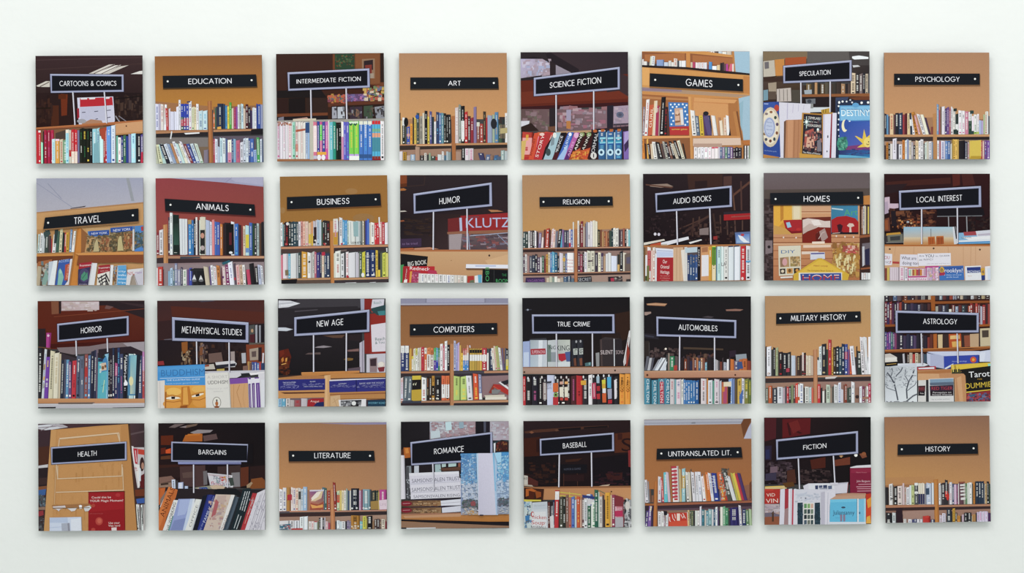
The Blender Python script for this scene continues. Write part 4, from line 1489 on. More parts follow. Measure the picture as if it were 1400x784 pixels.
hang('square photograph with a framed sign reading LOCAL INTEREST above a skyline book', (1199, 228), (48, 47, 735, 46, 49, 742, 734, 740), '''
G 47 45 740 510 30181a 321618 1c1214 221418
P 42201c 60 100 480 70 480 110 60 130
P 52221e 490 50 540 48 540 120 494 130
P 45201e 550 48 620 46 640 120 560 126
P 2a1c20 50 120 200 110 150 160 60 180
P c0a8b8 50 200 82 196 84 240 140 240 140 268 70 280 50 310
P a894a8 50 230 70 226 76 300 50 310
P 6a3a2c 50 340 80 330 86 420 50 420
P 8a4a28 50 350 70 346 74 410 52 412
N 59 60 90 280 380 400 34 24 4a2420 3a1c1c 6a3a24 5a3828 2a181a 7a4a30
N 60 20 100 340 280 400 20 14 a8622c 8a3a24 c88a4a 5a2a24
P 221a20 90 290 120 286 130 390 96 390
P 18141a 390 280 690 270 700 316 390 322
L 6a6a70 6 390 324 684 320
L 8a8a90 7 464 326 466 396
L 8a8a90 7 582 324 586 440
N 61 26 600 330 735 420 30 20 2a1c1e 3a2622 241a1e 1a1418
E 9aa0a8 200 360 9 7
E c09a70 222 368 7 6
P 3a3438 52 440 170 428 180 498 52 500
P b8862a 60 434 150 426 156 440 60 450
P 6a6a60 66 446 166 438 168 486 70 490
P 3a3a3c 84 456 150 450 150 478 86 482
L 7a7a78 5 60 494 176 490
G 172 392 512 506 88b0cc a0bccc c8a878 c8a070
G 174 460 500 504 c8b89c c8b490 b87a3c b4743c
P c6c8d0 490 392 512 390 520 504 500 504
P 28242a 502 390 510 390 518 470 512 470
P a8521e 330 458 374 456 376 504 332 506
P 9a4a20 384 454 432 452 434 504 386 506
L 7a3a1a 3 344 460 346 504
L 7a3a1a 3 360 460 360 504
L 7a3a1a 3 400 456 402 504
L 7a3a1a 3 418 456 418 504
P b86a30 330 456 374 454 374 462 330 464
P b86a30 386 452 432 450 432 458 386 460
L 4a4448 3 350 404 350 456
P 7aa8cc 520 432 650 424 730 470 735 500 530 504
P 9a4048 560 426 650 420 650 446 566 450
P c8c8d4 640 420 735 412 735 450 650 454
P b0a8b8 652 440 735 432 735 446 656 450
P dcdce0 550 460 735 450 735 470 600 478
T 580 462 64 9 -2 2a2a34 GHOSTS
P cfd4dc 530 480 735 470 735 484 530 494
P 4a8ac0 524 492 735 484 735 494 524 502
P a8622c 49 506 735 506 735 518 49 520
G 49 518 735 742 c89c74 cca482 c0906c c49878
L b88a64 3 120 520 112 580
L b88a64 3 240 520 236 580
L b88a64 3 460 520 470 660
L b88a64 3 560 520 560 660
L b88a64 3 640 520 640 660
L b88a64 3 610 520 606 650
E 4a3428 82 536 6 6
E 4a3428 367 532 6 6
E 4a3428 668 540 6 6
P d4d0da 49 564 98 568 96 640 49 642
T 64 590 34 22 0 a82c3c OU
T 66 622 28 15 0 4a4450 YC
T 86 622 12 18 0 a82c3c ?
P a83a3a 100 616 144 618 144 632 100 630
P d4cfdc 150 570 262 572 268 650 146 648
T 206 594 96 22 2 3a3440 What are
T 216 626 106 22 2 3a3440 doing ton
P d8d4de 262 566 478 562 480 642 270 646
T 288 580 32 12 -2 4a4450 Are
T 340 580 56 20 -1 2a2430 YOU
T 426 580 92 10 -1 5a5460 as QUEER
T 318 604 90 13 -1 4a4450 as NYC?
T 396 630 150 6 -1 8a8490 take the quiz and find out
B 49 740 200 740 : 14,660,7a3a34 16,656,b8a050 60,654,c8bac4 30,652,cfc0c8P 20,656,d4ccd8K
L b09aa8 3 84 658 84 738
L b09aa8 3 98 658 98 738
L b09aa8 3 112 658 112 738
L b09aa8 3 126 658 126 738
L b09aa8 3 142 658 142 738
P b0447c 196 660 324 660 324 740 200 740
P d0d0d0 202 664 318 664 318 710 204 712
B 206 710 318 708 : 12,670,8ab0a4 10,666,d0c8b0 12,668,a8583a 12,666,c8a050 12,668,b03a44 12,666,8a4a5a 12,668,c87a30 12,668,d0b0b8 14,666,b890a8
P d8c8d4 200 722 326 720 326 740 206 740
T 266 732 100 12 0 b03c78 HUMAN
P b03a84 312 648 400 646 400 660 312 664
B 322 740 400 740 : 16,660,c8b0c4 22,658,b8a0c0 20,654,c890b0P 20,656,d0c0d0
N 62 20 330 660 396 735 14 18 c8b8c8 a88ab0 d8a8b8 b0a050
P 3c6cb0 400 650 560 644 566 738 404 740
P 34569c 404 654 556 648 558 690 408 694
T 496 674 116 28 0 e4e6ec rooklyn!
E c89a30 420 672 16 20
T 420 672 16 22 0 3a3a50 B
P a03048 404 690 440 686 440 706 404 710
T 490 704 110 7 0 c8d4ec a state of mind
T 490 718 80 7 0 c8d4ec guide book
P d8d8de 570 648 674 644 678 738 572 740
P 2c3a7c 582 656 672 652 674 690 584 692
T 628 682 84 15 0 d8dce8 MOVING
T 602 710 24 8 0 c88a4a by us
P c8982c 672 662 698 660 698 708 676 710
T 686 684 14 22 0 2a3060 4
P 2a3a78 676 708 700 706 700 738 678 740
P dcd8dc 700 650 735 646 735 738 702 740
P c8d0e0 716 660 735 660 735 738 720 738
F 142 158 674 127 676 262 146 282 14 258 550 190 228 : LOCAL INTEREST
K 288 276 288 504 520 268 522 500
''')
hang('square photograph with a tilted sign reading HORROR over dark thriller spines', (42, 402), (44, 48, 738, 43, 49, 744, 741, 741), '''
G 44 43 742 360 5a2416 5e2a1c 5a1e12 4e1a14
P 7a4a34 132 50 180 50 182 130 136 134
P 2c1c1e 182 48 200 48 200 126 184 130
G 198 50 444 120 b8a0a4 c8b8be a48a88 c0aeb2
P 5c2216 196 112 448 104 448 130 196 136
N 71 18 210 56 430 110 50 20 c0b0b4 a89498 d0c4c8 b09c94
P 2c2024 444 46 742 46 742 160 600 110 500 74 444 76
P 6a4a48 490 74 540 84 510 100 480 96
P 3a2a2e 560 50 742 70 742 90 640 70
L 7a3a24 4 150 150 742 96
P 421612 48 330 742 300 742 330 190 350 48 360
P 2a2024 48 228 96 226 100 350 48 345
P 24342a 44 230 52 230 50 520 44 520
P a83c88 102 254 134 254 126 350 100 350
P 8a2a6c 120 254 134 254 126 350 116 350
E d8b0c8 114 272 8 8
L 6a4a30 5 48 346 130 354
P 7a6a6e 170 350 380 340 500 320 742 310 742 390 500 380 200 400
P 9a9098 600 320 742 310 742 380 680 380
P 2a2226 48 350 300 400 300 680 48 680
P 2e242c 440 360 650 340 742 380 742 680 440 680
P 3a3038 200 386 300 420 300 440 200 440
B 48 680 742 680 : 28,352,26242cW/4 20,360,c8ccd4B/20 34,410,6a3a9aYW/14 38,372,c9c0a4K/14 40,384,d0c8b4T/10 16,390,c4b49a/8 26,430,22283aW/8 16,425,4a4a60/6 24,428,5a8ab0W/6 24,440,6a4a78W 36,434,b02c38WK/6 32,402,525a70WK/4 32,404,5e667cKW 28,392,8a4a48WC~a333055/4 20,400,5a7aa8W/4 26,372,28283cW/6 22,366,2c2e44W/6 10,360,6a5a70 52,420,48a0b0WC~2350008/4 32,390,7fb0cc~6ac3080/4 14,412,24242cW 20,400,2c2430W 16,350,26304cW 24,450,a84878W~2353699/4 20,350,28345aC 26,390,3a4060WP 30,384,19181eWW 14,400,304458 42,390,a8c4c8 12,390,d4d8d8 20,420,2a3a50C 34,400,3c4a6cW 18,376,b070a8W~a444099
P 3f7fb0 470 430 490 400 500 440 500 500 460 510
E 2a3a3c 478 406 8 8
P c8b09a 460 450 490 446 494 494 460 500
E 7a5030 470 480 8 12
E 7a5030 486 470 7 10
P 55a8b8 456 510 494 500 490 680 452 680
L 3a7a8a 4 460 600 486 590
L c8d8a0 4 470 640 480 560
P e4e4ea 606 580 618 556 632 578 630 594 608 596
T 618 468 140 14 -86 d4d4dc MARTIN
P 4a80a4 640 400 690 396 684 660 632 660
G 648 400 690 650 6aa4b8 88bcc4 c0c8a8 5a8ab0
E d8d0a0 654 566 14 30
P 1f2430 690 390 716 400 700 680 680 680
P c8c8cc 310 424 318 424 318 432 310 432
L 343c56 4 320 420 310 670
P a08050 88 460 96 454 94 490 84 494
P d4a040 84 540 94 536 90 560 82 562
P 9a9a98 80 586 96 580 90 610 78 614
G 48 680 742 712 c08a5c c48e60 b47c50 b8805a
P b4b0b8 48 714 742 708 742 742 48 744
P 6a5a54 180 706 420 704 400 716 180 720
P 2a242a 50 736 164 734 164 744 50 744
P 2a242a 534 738 740 734 740 742 534 744
L c8c4c8 4 48 720 742 716
F 173 196 636 144 637 268 176 312 12 328 459 214 252 : HORROR
K 294 304 298 404 497 288 500 378
''')
hang('square photograph with a framed sign reading METAPHYSICAL STUDIES behind a gold face cover', (206, 402), (42, 45, 738, 40, 47, 744, 742, 738), '''
G 42 40 742 330 3c2628 4a2624 4c2420 4c2a26
P 52261e 130 80 738 120 742 190 640 180 140 150
P 44404e 310 46 400 42 420 48 330 54
P 352022 42 180 140 170 140 290 42 300
P 5c5460 86 296 140 290 140 302 90 306
G 42 300 742 510 221a20 2a1e20 241a1c 34241f
N 73 50 200 320 620 460 30 40 2a1c1e 3a2620 1c1519 4a2e22 241a1c
P 8a5020 200 316 240 310 240 380 204 390
N 74 20 200 370 255 456 16 26 9a8a70 6a4a34 b09a7c 4a3026
N 75 16 320 330 366 456 18 40 4a3a44 6a5a60 8a6a50 3a2a2c
P 7a4a30 320 350 340 346 336 400 318 400
P 6a524c 376 390 460 380 470 440 380 450
P 9a8a88 520 376 546 374 548 440 522 442
P a8a8b0 590 386 618 384 620 450 594 452
P 7a3a24 620 330 742 322 742 470 626 470
P 1f1a20 634 200 742 194 742 330 634 330
P 4a4a4a 640 206 676 200 676 316 640 318
E b08a6c 660 240 8 12
P 4a2028 644 266 676 262 676 316 644 316
P 9a9aa4 680 204 694 202 694 318 682 320
P 8a8a94 704 206 716 204 716 316 706 318
P 5a524a 640 320 742 316 742 326 640 332
P 9a8a7c 642 360 700 350 700 430 646 434
P 5a4a48 656 376 686 372 686 410 658 412
P 2c2024 700 350 722 348 722 440 700 440
P d0d0d8 728 386 736 386 734 460 724 460
E c8c8d0 732 392 6 8
P c8c4c8 420 446 540 434 560 454 548 476 430 480
P 2a2a34 424 464 552 452 552 470 426 484
P b09848 430 490 480 486 480 504 430 504
P b8b0a8 320 466 410 456 420 490 330 494
P 8a3a2a 340 466 380 460 380 472 340 476
P a87a30 632 446 654 442 658 500 636 502
B 630 508 742 506 : 14,440,a88048 14,448,6a4a40 14,444,40508aW 20,444,3a4a94W 14,450,5a7ab0W 12,444,a83a40 24,450,2a3a5c
P 7a5a50 600 470 634 466 634 500 600 500
P bdb9c4 350 504 742 496 742 516 520 528 350 512
P 28262c 546 522 690 510 700 522 560 548
P c8c4cc 500 516 580 508 590 530 560 546 510 548
P e0dce0 640 514 742 508 742 520 650 530
P 8a2c30 42 440 84 436 90 462 42 464
P d0ccd4 700 520 742 512 742 742 700 742
P 3f8ccc 42 472 352 458 356 594 42 612
P 4a94d0 42 480 352 466 352 500 42 510
T 210 510 284 44 -2 3470a8 BUDDHISM
L c8d8e8 3 60 550 350 540
T 212 558 216 11 -2 d0dcec THE ILLUSTRATED GUIDE
T 210 580 214 9 -2 a8c8e4 kevin trainor general editor
P d4ccc8 42 566 92 562 98 744 44 744
L b8b0b0 3 60 566 64 744
G 90 594 362 744 d89838 e0a040 c07a20 c88424
P b87020 200 606 252 600 270 700 240 744 190 744 200 680
P d89a40 212 610 238 606 246 720 210 720
E e4b050 150 636 50 26
E dca850 310 620 44 22
E d49038 140 716 60 30
E d49038 320 704 46 34
P e0d8c8 100 676 140 666 182 672 196 680 140 688 100 684
P 2a1e1e 134 668 160 668 158 684 136 684
P b87828 96 664 140 654 196 668 196 674 140 662 98 672
P e0d8c8 266 662 310 650 340 642 346 652 310 668 270 672
P 2a1e1e 292 654 316 648 318 664 294 668
P b87828 262 656 310 640 346 636 346 644 310 650 266 664
L a05a18 4 96 700 150 704 200 696
L a05a18 4 262 688 320 690 360 674
P 8a4a18 196 730 240 724 236 744 190 744
P 9a5a20 94 640 104 634 100 744 94 744
P d4d0cc 354 516 502 510 518 742 360 744
P c0bcb8 502 510 512 508 522 742 516 742
T 434 540 132 20 -2 b4b0b0 A SHORT
T 436 574 130 24 -2 5a5658 UDDHISM
T 436 614 134 14 -2 c0bcbc history of
T 440 634 60 8 -2 b0acac edition
E 4a4444 430 706 28 36
E d8d4cc 430 706 25 33
E a8602c 430 714 10 14
E 8a4a24 430 736 16 8
E 4a3a34 430 694 5 8
P 7a4a9c 512 552 634 544 640 584 516 588
P c8986a 516 588 632 580 638 742 524 742
L b07e50 3 540 590 540 742
L b07e50 4 580 590 560 640 590 742
L b8885a 3 610 586 600 680 612 742
P d8d4e0 632 548 708 544 716 742 640 742
P 5a3c7c 636 586 650 584 656 742 642 742
P 5a3c7c 658 582 676 580 680 742 664 742
P 64408c 684 580 708 578 716 742 690 742
P 6a4a8c 636 544 652 542 652 556 636 556
P 6a4a8c 676 544 704 542 704 550 676 552
L b8a8c8 3 646 592 650 736
L b8a8c8 3 668 590 672 736
L b0a0c8 3 696 588 702 736
P d4d4dc 716 560 742 558 742 742 720 742
F 140 152 636 187 635 317 142 304 18 204 592 220 264 : METAPHYSICAL STUDIES
K 298 310 300 458 509 316 511 512
''')
hang('square photograph with a framed sign reading NEW AGE above blue shelf banners', (371, 400), (40, 43, 742, 40, 48, 745, 745, 740), '''
G 40 40 590 540 2c262c 2a242a 1a171b 1c181a
P 3c383e 180 42 580 42 580 100 300 130 100 160 42 130
P 2a262b 42 110 200 100 560 90 580 140 42 220
P c8c8d0 44 52 120 54 186 72 110 96 44 102
L 9a9aa4 4 44 76 140 66
L dcdce2 5 60 86 170 74
P b8bcc8 42 228 90 228 140 240 100 252 42 250
L d0d4dc 4 44 236 120 242
P 4a444c 150 120 300 110 300 116 150 128
P 2a2024 300 280 580 270 580 320 400 300
P 5a4034 330 280 480 276 460 296 400 296
P 8a8088 300 352 340 346 396 354 340 362 280 360
P 5a4a4a 240 394 320 390 320 404 220 404
P 7a5a58 490 376 570 366 570 384 500 386
P 7a5a2c 470 436 500 426 534 430 530 442 500 446
E c8a870 490 432 7 6
P 5a1f14 50 380 110 366 130 420 116 480 60 500 50 440
P 6a2416 52 382 80 374 84 400 60 420
N 76 26 52 420 120 530 24 26 5a2a18 3a1a14 7a3a1a 2a1414
P b87028 64 434 78 420 82 444 70 456
P c88a38 92 430 104 424 102 448 92 452
L d8a050 5 66 470 96 462
P 9a9cb0 578 42 604 42 604 130 582 134
P 6a6470 604 42 612 42 612 120 604 120
P 7e2420 604 42 660 42 650 120 604 116
P 8a2620 640 140 745 130 745 400 610 400 640 250
P a83c34 650 100 745 90 745 130 650 130
P c8c4d0 656 46 734 44 730 94 648 104
T 690 66 50 20 -6 6a8a88 Reach
P 2a4448 650 104 745 80 745 150 690 150 650 120
P 3a7a80 690 124 740 118 740 148 700 150
P d0c8d2 648 212 745 198 745 384 656 388
T 708 302 64 22 -6 4a6a64 Reach
T 706 326 60 18 -6 4a6a64 & You
P 7a2420 604 250 646 250 640 400 608 400
P b0a8b8 574 330 604 312 608 520 576 520
P 8a8292 590 320 598 316 600 520 592 520
P bcb8c4 620 404 745 398 745 522 620 522
P 8a7478 640 430 690 424 690 520 642 520
P 3c2c34 644 436 684 430 684 480 646 480
P c8b8b4 690 464 720 450 740 460 740 490 700 500
P 7a2c34 692 490 740 484 735 516 704 518
E d8d0c8 716 468 18 16
P 5a4a54 500 496 580 486 580 520 500 520
P b8783a 196 520 575 510 575 524 200 546 196 540
P c58548 200 520 575 511 575 516 200 526
G 42 540 745 745 b88048 c08850 a87040 b47c4c
P 3a2824 42 540 200 536 200 546 42 556
P a87040 42 556 200 540 345 540 345 562 42 562
P c89a68 346 540 386 536 386 742 346 744
P d4a878 350 542 366 541 366 742 350 743
P b87c40 386 530 745 524 745 552 386 558
P d0ccd8 380 570 745 552 745 566 380 582
P 2a2430 388 560 745 552 745 558 388 566
P 2c2c74 44 568 352 562 352 634 48 640
P 30307a 378 578 745 562 745 642 380 652
T 118 586 84 9 -2 c8c8e0 THE EVOLUTION
T 118 598 74 7 -2 b8b8d8 OF CHRISTIANITY
N 77 34 60 604 180 624 14 4 7070a8 5a5a98 8080b0
T 270 580 34 8 -2 c8c8e0 ISLAM
N 78 20 206 592 340 604 14 4 7070a8 5a5a98 8080b0
T 274 612 120 8 -1 b8b8d8 FAITH AND PRACTICE
T 464 594 50 8 -2 c8c8e0 JUDAISM
N 79 40 390 602 550 618 14 4 7070a8 5a5a98 8080b0
T 656 590 160 9 -2 c8c8e0 MAGIC AND THE OCCULT
N 80 40 566 598 740 620 14 4 7070a8 5a5a98 8080b0
L 1c1c50 4 554 570 558 644
P c08850 42 640 348 636 348 688 42 690
P 5a3424 60 650 348 646 348 656 90 660
P b07a44 384 652 745 646 745 690 384 694
P 8a5434 384 662 745 652 745 660 384 668
P 6a5860 48 690 345 684 345 742 48 742
B 48 744 240 742 : 22,690,8ab0c8B 24,690,5a9ab8W 26,690,c8c0c0K 26,700,a8a0a0 40,700,8a4a50R 40,690,b8b0b8
P 9a2028 240 700 270 690 344 690 344 720 290 742 236 742
T 284 708 56 14 2 e0c0b8 Angel
P 202a5a 276 740 300 716 345 712 345 742
P c4a078 386 676 450 668 456 742 386 742
L a8845c 3 410 690 430 742
L b08a62 3 400 720 440 690
P d8d4d8 440 700 620 694 620 742 446 742
P 202024 454 704 590 700 586 742 456 742
N 81 26 460 708 580 738 22 14 8a8a90 3a3a40 b8b8bc 5a5a60
E d8d8d8 540 722 14 14
P 3c3038 620 700 745 694 745 742 620 742
P 1d3a50 632 704 745 700 745 742 632 742
T 690 720 110 13 -1 68a8c0 MYSTERY ROAD
F 149 163 637 113 638 256 150 284 15 297 466 178 219 : NEW AGE
K 274 278 276 518 488 264 488 512
''')
hang('square photograph with a dark sign reading COMPUTERS on a brown wall with pale ceiling strip', (538, 399), (45, 44, 746, 44, 48, 742, 746, 738), '''
G 45 44 748 470 8a5c38 8a5a3a 98663e 98643c
R 44 43 748 80 8a889e
P 9c9ab0 215 44 590 44 590 70 215 70
P 7e7c90 205 44 216 44 214 72 205 72
P 7e7c90 592 44 602 44 602 72 592 72
P a6a4b4 45 78 748 76 748 84 45 87
P 6a4a44 45 87 748 84 748 90 45 94
P 8a5834 364 400 392 390 396 742 368 742
P b07a52 370 340 390 340 394 742 372 742
P a87456 48 520 366 516 366 530 48 532
P 362c30 48 534 366 530 366 548 48 552
P 4a4450 395 526 590 518 590 530 395 536
P b48060 590 518 748 516 748 530 590 532
P 38303a 395 538 748 532 748 552 395 556
P a87a60 48 712 366 708 366 722 48 724
P 32282c 48 728 366 722 366 742 48 742
P 3e4050 56 712 182 708 182 724 56 726
P b88664 392 712 748 706 748 722 392 726
P 32282e 392 730 748 724 748 740 392 742
P 8a6e72 570 552 748 546 748 700 570 704
B 48 516 366 514 : 34,352,2f3a6aW~ddd0028 34,352,34406cW~ddd0028 6,380,a88a30 16,370,c09038 14,420,d8d4c8K~cb20020 18,370,ccc8b8KG 16,370,c0bc58K~ddd3099 16,366,c8c4c0K 14,364,c0b8a8 26,360,b03440WR 22,366,cfc8c0KW~c632699 28,364,c87848K~ddd3099 28,366,c87444K~ddd3099 20,366,4a9a5aW~6495599 16,366,5a94b0W~33a5599 16,366,3f7a58W~8884080 24,340,d8d4d8RK 14,350,b03c58W 22,322,dcdce0K 20,346,22222aW
B 392 516 748 512 : 18,320,a8a8bcB 14,340,8a8ac0W 14,332,b8a8d0P 14,350,c8a050 14,400,d8b03cK 16,370,b05a5aW~38c5599~ddd3054 16,370,b8605aW~38c5599~ddd3054 14,350,c88a70W~38c6099~ddd3060 8,400,3a3040 20,372,b0903c~2222005~ddd2856 20,372,b8963c~2222005~ddd2856 20,372,a88a3a~2222005~ddd2856 20,372,b8903e~2222005~ddd2856 20,372,c0983e~2222005~ddd2856 40,368,b03440W~ddd3060 14,372,d8d4d4~3440020 14,372,2a3038 20,372,2f3a58W/-4 20,368,cfc8c0RK/-12 16,355,d0b8a8R/-14 24,356,9aa860P/-16 20,366,d0d0d4K/-16 14,370,6a5a78/-10 10,370,5a5a6c 20,372,28282eW~cb25099
P c8c0c8 492 350 500 350 502 366 494 366
B 48 712 366 708 : 16,560,d0b8b8R~ccd2090 26,552,5a6670W/8 26,552,5c6872W/8 8,560,4a4a50 58,548,c0a030K~2226036~2221520 32,560,d4d4d4KR 16,552,2a2424OT 18,552,3a2a20W 18,548,a8782aKW~2224080 8,560,28242a 26,560,1f1c20WW 10,560,2c282c 26,548,c8603cK~ddd3590 26,548,c86438K~ddd3590
P 201c1e 122 572 180 568 180 636 122 640
P c8b030 122 548 178 546 178 572 122 574
P b8982c 118 640 182 636 182 706 118 708
P d0ccb0 126 604 136 592 132 612
P d0ccb0 140 604 150 590 146 612
E d0ccc0 284 696 7 6
B 392 708 480 706 : 44,552,a8bc68KY 4,560,7a8a4a 42,552,acc06cKY
B 482 708 578 704 : 38,548,d4d2d8K/-10 6,560,8a3a2a 34,536,c84c28WY/-8 20,540,8084a8W~ddd7599/-6
P 8a3428 620 660 650 604 666 604 640 664
P c04a30 646 620 672 606 748 660 748 676
P a82c28 650 604 690 606 748 640 748 676 660 620
P d8d4d8 684 592 700 586 748 624 748 640
P 28262c 696 590 748 574 748 600 724 610
P c8c0b0 590 676 724 672 724 688 600 690
P 7a7a7c 640 640 700 640 680 668 640 668
P d8d0c4 576 690 736 686 736 704 576 706
P 3a3434 578 690 598 690 598 706 578 706
E 2a2a2c 588 696 5 4
P c8c4b0 618 676 640 674 640 686 618 686
H 106 212 674 205 675 278 106 286 262 523 226 266 : COMPUTERS
D 136 246 645 242
''', '6a4226')
hang('square photograph with a framed sign reading TRUE CRIME above black-spined paperbacks', (705, 398), (43, 46, 743, 40, 48, 744, 746, 737), '''
G 43 40 748 500 1d1b1f 1a171a 1f1a1c 241a18
P 32201a 640 150 748 130 748 300 660 340
P 2a1e1c 560 280 680 270 690 330 560 330
L 4a4a58 3 60 124 104 122
E 8a90a0 79 123 7 6
P d4d0d4 738 260 748 256 748 340 718 470 704 490 700 460
P 3a2c2c 744 300 748 298 748 490 720 490
L 8a7a74 4 736 300 708 480
P 8a3428 726 330 742 400 726 488 716 488
P 96a4cc 47 330 90 326 92 498 47 498
P b8c4dc 52 400 86 398 86 498 52 498
P 6a7098 90 320 98 318 98 498 92 498
P 3a3a40 92 312 200 306 200 318 92 322
G 94 320 204 498 9aa4ac b8bcc8 a8b8c8 c0c4cc
P d0d4dc 150 322 176 320 170 498 146 498
P a02c38 96 378 194 374 196 412 98 416
T 148 396 86 22 -1 d8b8c0 SUPERNOVA
P b8bcc0 208 322 264 318 264 498 208 498
P 8a9098 210 400 262 398 262 462 210 462
P 6a7a74 206 350 230 350 230 460 206 462
G 264 318 354 494 a8aca8 b8bcb4 9ca0a0 c8c8cc
T 240 368 46 24 -1 3a4044 NG
T 308 370 84 36 -1 2a3034 KING
P a82434 276 410 340 404 344 440 300 460 280 448
P 4a5a8c 320 398 354 394 354 460 330 460
P c8ccd0 266 464 354 460 354 494 266 496
P 28242a 358 320 440 316 442 490 362 494
B 364 490 440 488 : 36,320,22222a 38,318,282830
P b8bcb8 374 376 402 374 402 414 376 416
P b8bcb8 412 374 438 372 438 412 414 414
N 82 14 380 380 400 410 8 5 5a5e5c 787c78
N 83 14 416 378 436 408 8 5 5a5e5c 787c78
E 9a9aa0 394 330 6 9
E 9a9aa0 422 328 6 9
P 6a4030 376 440 392 436 396 488 380 488
P 7a4a38 414 440 432 436 434 486 418 486
P 4a6a70 450 470 490 462 490 488 452 490
E 7aa0a0 480 474 6 8
P 8a8a8c 520 404 544 400 544 490 524 492
P 342c2f 546 316 636 310 640 490 550 490
P 4a3c3c 550 316 560 316 566 490 554 490
P 2a2428 640 312 690 310 700 488 642 490
P 3a3234 580 300 680 310 650 316 550 316
T 592 398 80 28 -1 c8b8bc SILENT
T 676 398 50 26 -1 a89498 SONS
L c8c8d0 6 640 312 642 490
G 46 498 748 540 a8887a b09080 9c7a6a a8887a
L 8a5a3a 6 46 498 748 494
E 3a2a24 56 528 6 6
E 3a2a24 646 518 6 6
P 1a1618 46 548 748 536 748 742 46 746
B 47 744 748 738 : 18,556,b02c34W 40,552,221c20WW 42,552,23202aWP 28,550,1f1a1eW 28,560,28222aW~9882080 50,548,b8bcd4 38,556,242024W 34,556,2a1c1eW 32,554,2c1c1eW 34,552,4a2428P 40,552,aa262cRK 38,556,28242aW 26,546,d4d0d4K 30,560,241f24 32,556,242226 36,550,2a2426W 36,546,2a242cC 8,560,1c181c 24,556,26242aW 8,560,1a1618 36,542,d0882cKO 36,540,d48c30KO
P 3a3a44 196 590 232 586 232 600 196 602
T 214 612 36 20 0 5a5a68 CITY
T 214 632 36 12 0 6a6a78 LIGHTS
E d8d8e0 80 568 5 10
E d8d8e0 120 568 5 9
E d8d0d0 170 562 5 9
E d8d8e0 258 564 5 9
E d0c8c8 295 562 5 9
E d0c8c8 330 562 5 9
E d8d8d8 440 560 5 9
E d8d8e0 506 556 5 9
E d8d8e0 536 552 5 9
E d8d8e0 572 552 5 9
E d8d8e0 606 552 5 9
P c8602c 242 600 276 598 276 656 242 658
P b02c34 242 690 276 688 276 742 242 742
E 7a9a50 260 676 14 16
E 2a2420 260 676 6 7
P c89888 286 590 308 588 308 608 286 608
P d8d0c0 284 626 310 624 310 690 286 690
P d8a060 318 590 340 588 340 606 318 606
P d8d0c0 316 626 340 624 340 690 318 690
P b84038 288 694 308 694 308 712 288 712
P b84038 318 694 340 694 340 712 318 712
P d09a2c 422 584 458 582 458 612 424 612
P b0405a 494 600 522 596 522 702 496 702
L e0c0c8 4 508 606 510 690
P 9ab0c0 524 556 544 556 544 600 526 600
P a82830 526 620 548 618 548 650 528 650
P b02c34 526 670 548 668 548 704 528 704
P c8c030 560 580 584 576 584 636 562 636
P c89c2c 562 606 584 604 584 632 562 632
P d8d4d8 564 636 586 634 586 664 564 664
P c85a2c 562 668 588 664 588 726 564 726
P 4aa0c8 594 562 620 558 620 630 596 632
P 9a9ab0 596 640 624 636 624 700 600 704
P b02430 600 710 626 708 626 732 600 734
P d8d0d8 640 580 656 578 656 700 642 704
T 692 622 70 22 -86 5a3010 GOTTI
T 730 622 70 22 -86 5a3010 GOTTI
F 106 154 641 153 643 275 109 277 13 272 482 200 232 : TRUE CRIME
K 264 278 265 494 498 277 499 492
''')
